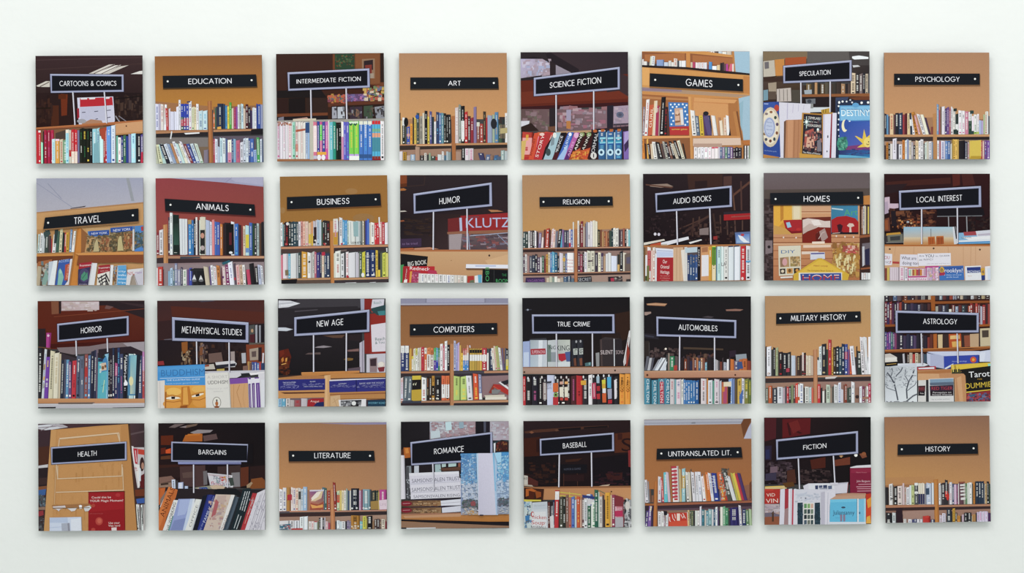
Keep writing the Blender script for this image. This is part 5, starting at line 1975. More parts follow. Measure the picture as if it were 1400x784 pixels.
hang('square photograph with a framed sign reading AUTOMOBILES above teal repair manuals', (871, 397), (44, 43, 740, 41, 47, 742, 741, 738), '''
G 44 40 742 530 1d1a1e 1d1a1d 1f191c 201a1c
P a87858 60 88 120 82 196 88 180 104 66 98
L c09878 5 70 90 186 92
P 9a8078 48 142 90 140 92 150 60 164 48 162
P 8a6458 576 126 640 122 692 126 670 136 580 136
P 4a4248 420 176 460 168 500 174 480 182
P 2a262e 48 280 140 290 140 320 48 310
P 3a3a48 50 290 110 300 110 308 50 300
P 2f2826 48 330 80 330 80 440 48 440
L 4a4444 4 78 340 80 440
N 85 40 90 380 280 440 26 18 3a2a2a 4a3a3c 2a2024 5a4a48
E e8dcd0 186 382 7 7
P 4a3a30 300 370 560 380 560 392 300 384
N 86 60 290 420 500 520 22 34 3a2420 4a2a24 5a3a30 2a1f24 6a5040 40384a
P 302430 600 396 642 390 646 430 600 440
P 8a929c 640 420 710 414 714 460 644 460
B 48 522 280 522 : 20,430,5a5a64/14 20,440,b0b0b8/14 14,440,4a4854/16 14,450,8a8a94/40 12,440,b8bcc8/44 14,440,c8ccd4/46 12,440,6a6a74/44 14,440,d0d4dc/44 14,440,8a8e98/40 16,440,d8dce4/34 14,420,3a3a3c 12,410,8a7a70 34,430,2c7a54W 4,440,302830 20,430,5a4a4c 14,440,2a2228
P d4d8e0 120 522 170 440 184 442 134 522
P c8ccd8 156 522 186 464 196 466 180 522
P a83a34 238 490 260 488 260 522 238 522
B 286 522 500 522 : 24,440,2a2024 22,450,7a3a24W 22,430,3a2a30 20,460,2a2a44 14,440,8a5a48 18,450,5a3038W 14,440,b07048 18,460,3a5a7aW 16,440,a87858W 18,440,7a4a3c 16,470,6a9ab0W 14,430,2a2226 40,440,241c20
B 504 522 742 522 : 14,450,c8c8cc 14,456,b0a8aeK 14,460,4a4448 18,466,6a3428 12,440,3a3034 26,470,a8aab8K 16,450,d0ccd0 12,440,3c3034 30,450,b8642a 40,460,6a5a70W 26,450,b06030 40,446,b05c2cK 30,460,7a3428
P 3c5080 648 470 680 464 690 510 650 516
G 46 526 742 572 b48468 bc8a6e a87456 b4806a
L c89a78 5 46 528 742 524
L 6a4434 5 46 572 742 568
E 4a2c24 66 552 7 7
E 4a2c24 638 552 6 6
P 2a2228 46 576 742 572 742 742 46 742
B 47 742 742 740 : 44,574,3f8098 8,580,20404c 46,584,3a7c94 46,576,8a3038~3890000 40,576,3a7a94 32,578,c4bcc0RK 12,580,6a9aa4 36,580,d0c4ccBP 16,580,d4d4d0K 16,582,4a78b0W 14,586,3a70acW 18,586,3c72acW 18,586,3870a8W 18,588,3c74b0W 26,588,20508aW 14,580,28242a 42,576,d0c4c8RK 10,574,b8742c 32,586,d0d0d8K 12,590,4a8a78 38,580,d0c4ccPK 14,590,b0b4c0 50,600,a85a3c 30,576,7a98ccW 14,576,6a7aa8 20,578,5a4a34 30,576,c4a040KB 20,576,d0ccd4K 30,578,7a7a3aYW 18,582,5a6a34Y
P 3f7e9c 150 576 176 576 176 740 146 740
P b0384a 146 596 172 594 174 736 148 738
P a8486c 560 632 584 630 582 736 560 738
P c87a38 552 630 570 628 568 660 552 662
P 2a2428 590 630 610 628 608 736 590 738
P d8c8b0 562 598 612 596 612 626 562 628
P 4a6aa8 664 690 690 640 684 738 666 738
T 70 654 150 18 90 dfe6ea CHILTON
T 116 664 150 18 90 dfe6ea CHILTON
T 160 656 150 18 90 e8d8d8 CHILTON
T 200 656 150 18 90 dfe6ea CHILTON
F 125 172 644 196 643 312 127 298 13 270 520 226 264 : AUTOMOBILES
K 276 300 274 522 502 308 503 524
''')
hang('square photograph with a black sign reading MILITARY HISTORY above red and white spines', (1036, 396), (48, 43, 735, 39, 50, 740, 733, 736), '''
G 47 39 737 440 aa835e b08a5e bc8b5c c49058
P a27a58 50 440 362 428 362 560 50 562
P 9a7664 50 610 362 600 362 740 50 740
P 96746a 390 600 737 596 737 740 390 740
P a86e48 360 392 388 388 390 740 362 740
P ba8460 366 390 382 390 386 740 368 740
P b8886a 50 566 362 562 362 574 50 578
P 3c2e2e 50 580 362 574 362 600 50 604
P b88a6c 390 560 737 554 737 566 390 572
P c8c0c0 440 570 520 564 500 580 440 584
P 3a2c2e 390 584 737 570 737 590 390 600
B 50 562 362 558 : 10,370,2a2428 36,372,d8d6deK 14,390,3a3a38 18,378,2a2a30W 20,378,98a07cKG/2 6,400,4a3a34 30,406,2c2226WR 34,412,262830W 30,408,2c2a2eW 4,430,908a84 32,430,b4bccc 10,440,7a5a4a 26,432,3a2a28T 14,426,3a2c2a 14,410,d0c4c0R~3228099 16,412,2a2020R 20,430,cfc0b0T 20,430,d0c2b0T 18,434,b8a090
P a83a4c 184 514 206 512 206 536 184 538
P c8b8b4 62 540 76 538 76 554 62 556
B 388 556 737 552 : 12,460,c8ccd0 20,370,c8d0d4K 34,354,26262eWT 14,390,3a4438 24,326,b4303aWW 12,376,c89a38K 20,376,3a2c24TW 22,370,242a34W 20,374,2f4a5aW 22,354,26304aW 22,356,384a8cW~a352550 14,390,6a4a7a 18,376,a84434WO 30,368,d4d2daK/-16 8,370,3a2c30 32,402,2c3432W 24,310,d4cfd4K/-12 24,310,d6d2d8K/-8 20,308,dcdae0
P d4d4d8 682 310 700 308 726 552 712 552
B 50 740 362 738 : 20,640,5a5c50W 26,626,b0542cW 8,640,4a3a3a 24,640,3a4250W 4,650,2a2424 42,634,d0d0d8K 10,640,b8a8b0P 14,630,504a50 14,634,b83038W 16,630,342c2cW 16,620,7a8460 14,630,503838W 18,610,c83a30W 12,618,c8d0cc 26,612,d4d4d8B 10,640,3a3030 30,632,d4d4d0K 16,636,b8c8ccG 14,640,c05848
P b8502c 252 700 272 698 272 720 252 722
B 388 740 737 738 : 22,616,b82c34W 14,640,302c30 16,660,cfccc8 12,650,403a38 30,620,b8c4b4K 12,640,a08878 16,630,54504c 30,620,d0d0d4K 22,605,cfd0dcB 16,650,c8c4d0 12,620,7a4a3c 14,616,8a3a2cW 14,640,484c44 18,636,3c4844W 26,602,d4d4d8KB 34,640,8a6658 20,630,d4d4dcK 20,630,783a54W 12,640,9a8a80 14,630,d0d0d0K 20,612,b0284cW
E 3a2c2c 646 698 12 12
P 9a7060 680 700 720 696 720 712 680 714
H 120 155 669 142 671 210 119 226 216 573 164 202 : MILITARY HISTORY
D 147 188 642 176
''', '7e5a36')
hang('square photograph with a framed sign reading ASTROLOGY beside a yellow and black tarot book', (1200, 396), (44, 41, 729, 37, 47, 731, 731, 728), '''
G 43 37 732 480 2c1a1a 3a1c18 2e1816 3c2018
B 46 76 732 60 : 24,40,2a2430W 24,40,3a2a2a 24,40,4a5a78W 24,40,5a4a50 14,40,3a2020 22,40,6a3a2aW 20,40,2c2c3a 24,40,3a2a30W 16,40,5a4440 20,40,302430 22,40,8a8a8aK 18,40,2a2024 22,40,a89c90K 18,40,4a3038W 24,40,3a2c30 20,40,6a7a8aW 22,40,5a3030 18,40,2a2028 20,40,8a3a2a 22,40,8a8a98K 20,40,3a2c30W 18,40,b0a08c 24,40,3a3a40 20,40,2c2428 18,40,b8b8bcK 20,40,5a4a44 24,40,2c2024W 22,40,9a8a6a 30,40,3c2c2cW
P 8a4a20 160 70 348 66 348 84 160 88
P 8a4a20 370 78 732 72 732 86 370 94
P 96521f 344 42 372 42 372 140 348 140
B 46 232 170 228 : 14,80,6a2a34W 16,86,3a2a4cW 16,80,7a3030W 14,90,4a2a44 16,86,2a2430W 16,80,5a3450W 16,84,8a3a30 14,80,302430
B 170 140 345 136 : 20,90,3a3440W 18,96,2c2c40 20,90,40344c 22,94,28243a 18,98,4a4a60W 20,92,3a2a30 20,96,2a2028 20,92,4a2a2a
B 376 150 610 146 : 16,110,a8a498K 24,100,3a2c34 24,104,4a4a60W 20,96,2c2c34 18,128,d0ccc0 22,100,6a3030W 20,110,7a8aa0W 22,100,5a2a2a 20,104,3a4a50W 20,100,2c242a 22,106,a8482cW
B 600 232 732 228 : 18,90,8a2a28W 18,96,5a2424 16,90,a83a30W 18,94,6a2a30W 16,110,a8a8b8 20,100,9a2c2cW 16,90,3a2428 18,94,8a3a34
P 8a4a20 46 228 140 226 140 240 46 244
P 96521f 640 228 732 224 732 238 650 242
B 46 392 140 388 : 14,276,4a4a78W 16,280,5a3a7aP 16,276,6a4488W 16,278,3f6a6aW 14,280,5a3a6cW 16,282,7a3a60 20,280,302438
B 140 390 360 386 : 24,290,2a2438W 20,300,3a3048 22,290,28283c 22,296,34304cW 18,300,4a3a5a 24,290,241f2a 24,292,3a2c34W 20,300,2a2230 16,310,7a3028 20,290,5a2c24
P a85a22 360 290 384 288 384 392 362 392
P 3a2a28 386 290 732 284 732 380 386 386
P c8b088 390 294 420 292 420 380 392 382
P b04a1e 460 290 540 286 544 374 464 378
P d8b070 470 300 530 296 532 320 470 324
P d0a050 480 340 540 334 540 372 484 374
P 8a4a34 560 300 600 296 600 370 564 374
P b89878 598 290 656 286 656 372 600 376
P c0b090 664 254 732 250 732 366 666 370
P 4a4038 676 266 720 264 720 310 678 312
P 8a4e24 46 392 600 384 732 370 732 384 600 400 46 410
L c07838 5 46 396 730 372
B 190 480 320 476 : 14,420,4a3a34W 18,412,b8a898K 16,420,a83a34 18,414,c8bca4K 14,420,7a6a58 18,414,8a7a84W 20,420,3a4a5c
P 242024 46 420 180 414 190 480 46 484
P c0b8b4 46 420 80 416 124 440 46 450
P d8d4d0 46 444 124 440 124 456 46 462
P b8b4bc 160 420 172 416 176 480 164 480
P d4ccc4 46 460 124 456 128 474 46 478
P 1d1a1c 46 474 130 468 130 500 46 504
L b08a3a 4 56 488 120 482
P aab0d0 316 408 420 404 640 424 430 440
P c0c4dc 320 404 660 400 700 426 420 430
P a8acca 318 414 430 434 432 516 340 498 320 470
P b8bcd6 318 414 340 418 340 500 320 480
P 3445a0 428 434 656 424 654 476 430 520
P d0d4dc 432 512 490 480 490 492 440 520
T 530 466 96 9 -1 a8b0dc the only astrology
E c8502c 620 456 20 20
E e0a030 620 456 9 9
P c4c8dc 660 402 732 392 732 470 660 470
P d0d4e4 664 410 700 406 690 470 664 470
P cfd2dc 128 482 300 478 330 490 300 500 130 504
P c0c4d0 46 504 250 480 256 732 46 732
G 46 500 254 730 a8acb4 c4c8d0 d0d4dc d8dce0
L 4a4e58 9 130 720 118 660 106 610 84 570 60 540
L 5a5e68 7 106 610 120 560 150 530 160 506
L 5a5e68 6 84 570 96 530 90 510
L 4a4e58 9 190 710 186 650 200 600 224 560 236 520
L 6a6e78 6 200 600 176 560 180 520
L 6a6e78 5 118 660 60 640 50 620
L 6a6e78 5 188 660 240 620 250 600
L 7a7e88 5 224 560 250 560
L 6a6e78 5 62 540 50 570
L 7a7e88 4 150 530 130 510
L 8a8e98 4 96 600 56 590
L 8a8e98 4 190 640 160 600
N 87 60 50 506 250 640 16 10 9a9ea8 b8bcc4 7a7e88 d8dce2
L 5a5e68 8 186 726 230 690 254 680
T 150 736 200 24 0 5a5a64 YOGA
P b02c3c 254 506 376 498 376 522 256 524
P d0d4dc 262 510 366 504 366 516 264 518
P b07a50 256 524 476 516 476 546 258 550
P a86c3e 258 536 478 520 568 530 480 546 260 550
P c8986e 258 546 570 548 574 732 500 732 496 580 258 590
P b88258 396 545 480 540 570 548 500 580 400 574
P b8845c 500 560 510 560 530 732 506 732
P bb865a 540 552 574 550 574 732 554 732
P cdcac8 262 590 312 588 312 732 260 732
P 4a2a30 262 626 308 624 306 664 262 666
P 1f1d22 262 664 304 662 304 690 262 690
T 284 644 34 16 0 a03a44 RED
T 286 674 24 10 0 d8d0d0 Pow
L 3a3a44 4 322 590 326 732
P d0cecf 328 582 490 574 494 732 330 732
P 34283a 336 626 490 620 490 662 338 664
P 2a2228 338 660 490 656 490 690 340 692
P 7a94ac 336 584 488 578 488 600 338 606
P 58667a 336 606 490 600 490 620 338 624
T 416 641 136 22 -1 b03a44 RED TIGER
T 416 668 118 11 -1 d8d4d8 Percepcion on
T 416 682 130 10 -1 d8d4d8 Ancient Worries
T 410 712 120 8 -1 8a8a94 by a wise author
P c8a42c 474 490 510 486 732 474 732 494 530 516 536 546 476 540
P 3a3a2c 480 520 540 516 540 546 480 548
L e8d060 5 486 492 490 536
L 6a5a1c 4 500 492 506 540
L e0c850 5 512 490 518 536
L 6a5a1c 4 528 490 532 540
P 1d1c1c 532 520 732 492 732 660 574 660 568 560
P d4b42c 508 492 732 474 732 496 534 520
T 658 548 136 40 -4 e8e8ec Tarot
T 662 582 30 8 -3 c89a2c FOR
T 652 620 166 36 -5 d4b42c DUMMIE
P d4b42c 574 664 732 648 732 654 574 672
P 8a2c30 574 676 732 656 732 730 574 732
N 88 40 580 676 728 724 30 16 a83034 3a5a88 5a7aa0 242028 c04a40 2a3a50
P 3a5878 590 684 640 676 630 690 600 700
P 8ad0c0 712 482 732 480 732 496 716 498
F 114 138 654 154 653 278 116 282 14 294 512 190 226 : ASTROLOGY
K 280 286 286 490 513 286 519 480
''')
hang('square photograph with a black sign reading HEALTH on a pale wooden panel', (43, 570), (42, 48, 733, 44, 47, 744, 735, 739), '''
G 42 43 737 745 4a3036 3a2c30 3a2a2a 3a2a2c
P c8c8d0 42 56 130 48 180 48 236 68 100 90 42 80
L 8a8088 6 42 74 190 60
L 8a8088 5 60 90 160 50
P a8a0a8 110 50 200 50 236 66 190 72
P 3c2a30 42 94 126 84 120 200 42 210
P 4a2a20 42 200 116 190 110 310 42 316
P c0bcc0 42 320 108 310 106 330 42 336
P 2a2024 42 336 106 330 100 480 42 484
P 3c2a2a 42 400 104 396 100 440 42 446
P 7a4a30 42 456 100 450 98 474 42 478
P 3a5a90 46 478 96 470 90 510 46 512
N 91 24 46 510 94 600 20 22 5a6a78 3a4a50 8a9098 4a4044 2a3034
P 8a6a5a 46 590 90 586 90 606 46 606
P 8a3038 46 616 78 610 80 640 46 650
N 92 14 46 660 86 735 20 20 3a3034 6a6a70 4a4a4c 2a2024
G 630 44 740 745 4a343a 3a2c30 4a2a1c 3a2a2a
P 5a484c 640 110 740 90 740 100 640 122
P 6a3420 640 480 740 470 740 520 680 530
P 3a2420 660 520 740 516 740 536 680 538
P d4d0d4 648 190 664 194 702 464 690 464
P b8b0b4 664 200 735 200 735 380 700 464 690 464
P b02838 662 206 690 208 690 310 674 304
P b83a2c 692 210 735 216 735 250 694 244
L e0d0d0 4 676 220 684 296
P d8d4d4 676 310 704 314 704 460 696 462
T 682 340 26 18 80 a83040 #1
E 3a2424 720 310 15 46
E a87a68 724 320 9 22
P 5a1c20 704 390 735 370 735 470 708 460
P d0d4dc 700 330 712 340 712 420 700 420
P 38589c 682 536 740 528 740 562 688 566
B 690 740 740 740 : 14,570,d4d4d0K/-8 14,572,d0ccd0K/-8 8,570,5a5a5a 16,574,ccd0d0K/-6 12,570,b8b0b0
L 3a3a3a 4 694 600 706 738
L 3a3a3a 4 716 590 728 700
P 3a2a20 600 60 640 44 694 744 680 744
P 4f3424 632 60 640 60 692 744 684 744
P b8844c 126 86 440 60 628 48 688 744 82 744
P c08e56 128 88 160 84 136 744 84 744
P b47e46 580 60 628 48 688 744 610 744
P bd8850 170 90 580 60 600 744 140 744
N 93 70 140 110 610 740 8 70 b8834a c38f56 b27c42 c08a50 bb874c
L ccb090 6 176 200 182 146 570 108 576 168
L d0b494 7 182 142 570 106
L ccb090 6 560 110 580 180
L ccb090 6 162 310 172 404 590 386 590 310
L d0b494 6 166 404 590 386
L ccb090 5 172 320 172 404
L ccb090 5 594 330 600 480
L d0b494 6 160 492 600 478
L c4a078 4 160 320 150 570
P 4a3020 368 488 606 484 612 490 372 494
P 8e141c 372 492 606 488 610 744 372 744
P 981820 380 500 600 494 602 600 380 620
L 6a0c14 4 606 488 610 744
T 456 524 126 14 -1 e4d4d0 Could this be
T 490 546 216 15 -1 e4d4d0 YOUR Magic Moment?
T 424 630 86 6 0 b05050 gifts of good health
T 540 690 72 14 -1 e4d4d0 Use your
T 540 708 76 14 -1 e4d4d0 Visa card
E a83c34 404 578 12 12
E a82c30 564 510 16 12
E b04038 442 680 24 26
E c05a48 444 678 14 16
E b04038 404 734 14 10
P d8c8c8 522 722 556 720 556 744 524 744
P 9a6a40 134 576 380 566 396 582 380 598 140 592
P c8c0c4 140 584 220 578 226 594 190 600 180 616 160 600 144 600
P d0ccd0 226 592 300 590 284 612 262 616 244 602
P d4d4da 310 576 330 576 330 598 314 600
P c8c8cc 340 590 380 578 392 592 372 614 350 616
E e8e8ec 320 584 8 10
P 7a5a3c 140 592 380 590 380 594 140 598
P c4cce0 120 656 324 652 328 744 120 744
P b0bcd6 120 658 236 654 240 690 120 690
P d4d8e4 258 668 322 660 324 744 260 744
P a4a8b8 196 694 250 690 254 744 200 744
P 8a8a98 236 694 250 692 254 744 240 744
P 9a8a78 324 652 330 652 332 744 328 744
L a8b4d0 3 120 722 200 716
F 128 200 618 163 620 282 132 310 10 304 423 224 258 : HEALTH
''')
hang('square photograph with a shadowed sign reading BARGAINS over slanted orange and blue spines', (207, 569), (43, 49, 737, 44, 50, 745, 741, 741), '''
G 43 44 742 470 201619 161216 261618 1a1314
P 6a5a5a 110 76 150 54 216 52 150 78
P 8a7a7c 180 74 270 54 300 54 220 78
P 8a8084 250 108 300 90 400 92 380 108 280 118
P 6a5448 230 60 300 50 290 64 220 80
P 5a2412 60 130 140 126 140 190 60 190
P a85a18 220 124 330 116 330 166 200 168
P b8681c 236 118 320 114 310 126 230 130
P 5a4444 334 130 420 116 430 150 340 166
P c84a14 88 222 126 210 126 244 92 244
P 5a2014 60 210 92 206 92 244 60 250
P 5a3420 60 264 130 256 128 280 60 284
P 3a1f1a 50 320 300 310 300 340 50 350
P 2c1c1c 50 340 180 330 190 400 50 410
P 7a5a50 50 400 130 390 160 420 50 440
P 4a3434 184 330 350 320 350 460 190 460
P 5a4440 200 370 270 362 274 400 206 404
P 6a6468 336 360 362 356 364 446 340 450
P 3c2c2c 430 330 580 320 580 470 430 470
P 7a7478 520 370 574 366 578 460 530 462
P 5a2c1c 580 336 632 330 632 450 580 460
P 2a1a1a 640 330 742 320 742 470 640 470
P 7a4420 650 410 720 400 740 420 740 470 640 474
P 9a8064 620 450 650 428 660 436 640 466 622 468
P c8c4cc 362 370 526 386 530 466 380 450
P b8a8b0 368 376 520 392 522 402 372 388
L 4a4450 4 362 368 380 450
T 432 404 70 26 8 5a5670 THE
T 432 440 90 24 8 b05a6a floor
E b03a34 462 410 12 14
E c08a40 476 404 8 12
N 94 20 400 400 520 462 16 14 c8a0a8 8a88a4 c88a70 7a9aa0
L d0d0d4 8 520 390 528 462
P 3c4440 500 404 530 400 540 450 516 456
P 8a8878 280 466 400 450 470 452 430 486 300 490
P c0a890 380 456 420 448 480 460 470 480 400 480
P 2c4a88 310 466 360 462 380 490 310 498
P b0b4c8 286 486 372 480 372 498 290 500
T 330 478 60 14 4 d0a0a8 BUS
B 136 505 240 502 : 24,414,c0c8dcK/-4 14,420,3a3438 34,432,b0b8d8W 8,440,30282c 22,456,a8b8d8W
P 8c7060 50 440 130 430 136 462 50 466
P 3a2a24 60 440 110 434 112 446 62 452
P b89878 136 500 226 510 240 530 130 540
P 8a4a2c 150 508 232 510 226 530 160 532
P 242024 240 500 420 502 420 560 240 560
P 2a2226 43 470 742 480 742 742 43 742
P b85c24 44 470 92 466 76 560 50 580
P a44c1c 44 466 60 466 50 560 44 560
P 7a6a64 60 540 96 486 106 490 70 580 56 610
P c8c4cc 56 590 100 500 106 500 66 600
P b86028 112 460 172 480 160 530 100 660 82 744 46 744 60 600
P c87034 112 460 140 468 66 700 46 744 50 620
T 104 560 200 32 -69 5a2814 ANIMALS
P d8d6d4 146 546 184 548 160 660 130 744 76 744
T 128 660 200 20 -76 2c2c34 THE WORKING
P 5a8a84 140 650 176 640 150 700 120 744 110 744
P 8c98c8 176 540 278 538 240 744 120 744
P a0acd4 186 544 270 542 220 640 170 650
P 7884b4 150 680 240 660 210 744 126 744
P b8c4dc 254 540 284 538 236 744 206 744
P d0d4e0 272 540 286 540 242 744 230 744
P d8d8d6 290 540 336 544 300 650 266 744 220 744
P b8bcc4 322 542 338 546 270 744 260 744
T 276 650 150 16 -72 7a7a80 OFFICE
P 1a1c28 336 520 376 508 320 744 270 744
P 242c70 366 512 416 514 400 580 340 744 300 744
P 2e3880 376 512 396 512 330 744 304 744
T 364 640 110 18 -68 c0c4dc FAMILY
T 396 548 56 10 -72 9098c4 chicken
T 326 720 50 12 -70 9098c4 for the
P 6a6a6c 412 480 540 476 580 500 580 520 420 514
P 1a1b20 406 484 430 474 550 472 586 500 580 524 540 514 410 508
P c4b0a4 420 510 540 512 520 600 460 744 340 744
P b8a098 430 520 490 516 460 640 400 660
N 95 50 380 550 500 735 22 20 c8b8b0 b89090 a87878 d0c4bc 9a8890 c0a078
P a85a60 420 540 440 560 420 640 390 660
P d6d2d2 520 512 544 514 466 744 446 744
T 478 690 100 10 -68 8a7a74 BIRDS
P 3a4450 544 520 576 530 500 744 468 744
P 4c5866 556 526 574 530 500 730 484 744
P 22262c 570 530 600 520 540 744 500 744
P 1e2a30 596 476 650 470 640 540 560 744 520 744
L b8bcc0 5 612 490 578 610
L b8bcc0 5 626 490 592 614
L b8bcc0 5 640 490 606 620
L 26303a 3 560 560 680 520
L 26303a 3 560 590 680 570
L 26303a 3 560 540 660 504
L b0b4b8 5 570 640 540 730
L b0b4b8 5 586 650 556 736
P 2a2a2c 650 500 664 500 600 744 570 744
P a83038 660 500 694 504 660 600 610 744 582 744
L c88a80 4 664 530 610 700
T 648 590 100 10 -70 d8b0a8 RED TIDE
P ccc8d2 690 500 742 476 742 744 610 744
L 8a8494 3 712 510 640 744
L 8a8494 3 740 500 664 744
L 8a8494 3 742 580 690 744
L a8a4b0 3 724 500 650 744
L 9a94a4 3 742 540 680 744
L a8a4b0 3 742 630 708 744
N 96 40 640 540 742 735 6 14 a09cac b8b4c0 8a8898
P 8a90c0 172 298 584 294 584 314 176 314
P 4c4c70 172 312 584 308 584 316 176 316
K 274 316 276 500 494 314 496 466
F 130 168 632 184 630 298 130 296 9 308 486 220 252 : BARGAINS
P 161216 628 184 660 180 660 310 622 306
''')
hang('square photograph with a black sign reading LITERATURE over a pink book at right edge', (372, 568), (43, 52, 742, 46, 49, 747, 748, 741), '''
G 42 45 750 500 9a6e4e 936a50 bc8552 ab7a56
P 8880a0 300 54 745 46 745 60 540 62
P 9a7058 48 500 376 490 376 620 48 624
P 9a7868 48 660 380 650 380 745 48 745
P a08070 410 660 745 645 745 742 410 742
P b07048 376 478 402 472 410 744 382 745
P c08258 382 480 396 478 400 744 386 745
P b88068 48 624 378 616 378 628 48 632
P 5a5058 50 626 114 624 114 634 50 636
P 3c2a2a 48 640 378 632 378 656 48 662
P b4806a 408 622 745 614 745 624 408 630
P 342a2c 408 632 745 626 745 648 408 656
B 48 624 378 616 : 24,482,d6d4dcK 26,472,d8d4d6B 24,468,a8763a~ca33052/0 8,480,8a6048 14,470,d8d0d0R 18,474,d4c4c4B 20,474,d8c4b4R 18,474,c4c0c0~4441550 14,480,b8c4d0K 30,466,90a8c4W 96,486,8c6450 8,480,c0b8b0 18,470,4c6a78W 14,474,3f5a54W 8,490,a84c34 16,490,8a3430W
G 244 486 336 616 8a5a88 4a3a78 c87a30 b07840
P d0b490 252 560 262 530 300 496 332 494 320 540 280 560
P e0d4c8 254 540 290 500 320 496 300 530 260 556
P 9a4a3a 250 570 300 580 336 560 336 616 246 616
P d89a50 250 580 290 590 330 580 330 600 260 606
P c8c0cc 244 486 336 484 336 494 244 496
P a82c38 98 516 128 514 128 552 98 554
B 404 620 745 614 : 22,438,8a2c28W/-10 22,492,b8c0a0~c432060G 16,490,c8b060 20,490,d6c8a8K 14,490,d4d0ccK 14,478,8a9890 16,490,40506a 12,490,d8d0c0 64,476,20222eW 16,490,b8a0b8P 14,484,7a4058 60,482,7a98a4W 10,484,3a3a40 36,490,2a3030T 18,490,2c3a34T 10,500,b8a050 58,484,b04088W
L 8a94ac 3 512 490 512 610
L 5a6478 3 526 490 528 610
L 5a6478 3 542 490 544 610
L 405060 3 598 490 600 610
L 405060 3 620 490 622 610
E d8d8d8 520 606 6 6
E d8d8d8 550 604 6 6
E d0d0d0 594 604 6 6
E d0d0d0 634 602 6 6
P 9a7a40 640 560 690 556 692 612 642 614
P d4c0cc 694 554 748 548 748 612 698 614
T 722 580 40 16 0 b8a0b0 LIFE
B 48 746 378 742 : 74,686,d0ccd0 34,684,d8d4d8K 38,684,d4d4dcK 30,660,d4d8dcK 28,658,d0d4dcW 6,690,8a8070 18,690,d6ccccK 20,690,d4c4c4R 24,690,c8cccc~b340010 10,690,6a6a50 12,668,2a262aW 14,664,d0ccd0 12,670,38303cW 10,664,a8a0a8 18,690,c8b0b4R 14,700,a04050
P 3a6a80 50 712 122 706 122 744 50 746
N 97 20 54 712 120 744 18 8 d0d8dc 2a4a58 8a9aa8 a83038
P b03a3a 126 736 200 734 200 745 126 745
B 412 742 745 738 : 10,690,3a3a40 22,684,d0d4d8K 12,690,b8c4cc 26,690,d8d8dcK 12,690,3a3840 14,684,6a5a80W 14,690,8a8098K 62,652,a8742aKW 20,690,7ab0b8~cbb4050 26,656,c4c04aK 6,670,b0a050 36,655,1c1a1eW 14,690,8a6a50 18,676,4a3a38W 18,674,3a3034W 14,680,6a5450T 26,676,d0c4b4K 10,690,7a3038
L 6a4a1c 3 530 656 534 740
L 6a4a1c 3 548 656 552 740
E d0c8b0 520 724 5 6
E d0c8b0 560 722 5 6
H 107 232 662 231 667 298 109 301 276 508 244 280 : LITERATURE
D 137 263 636 264
''', '6e4a30')
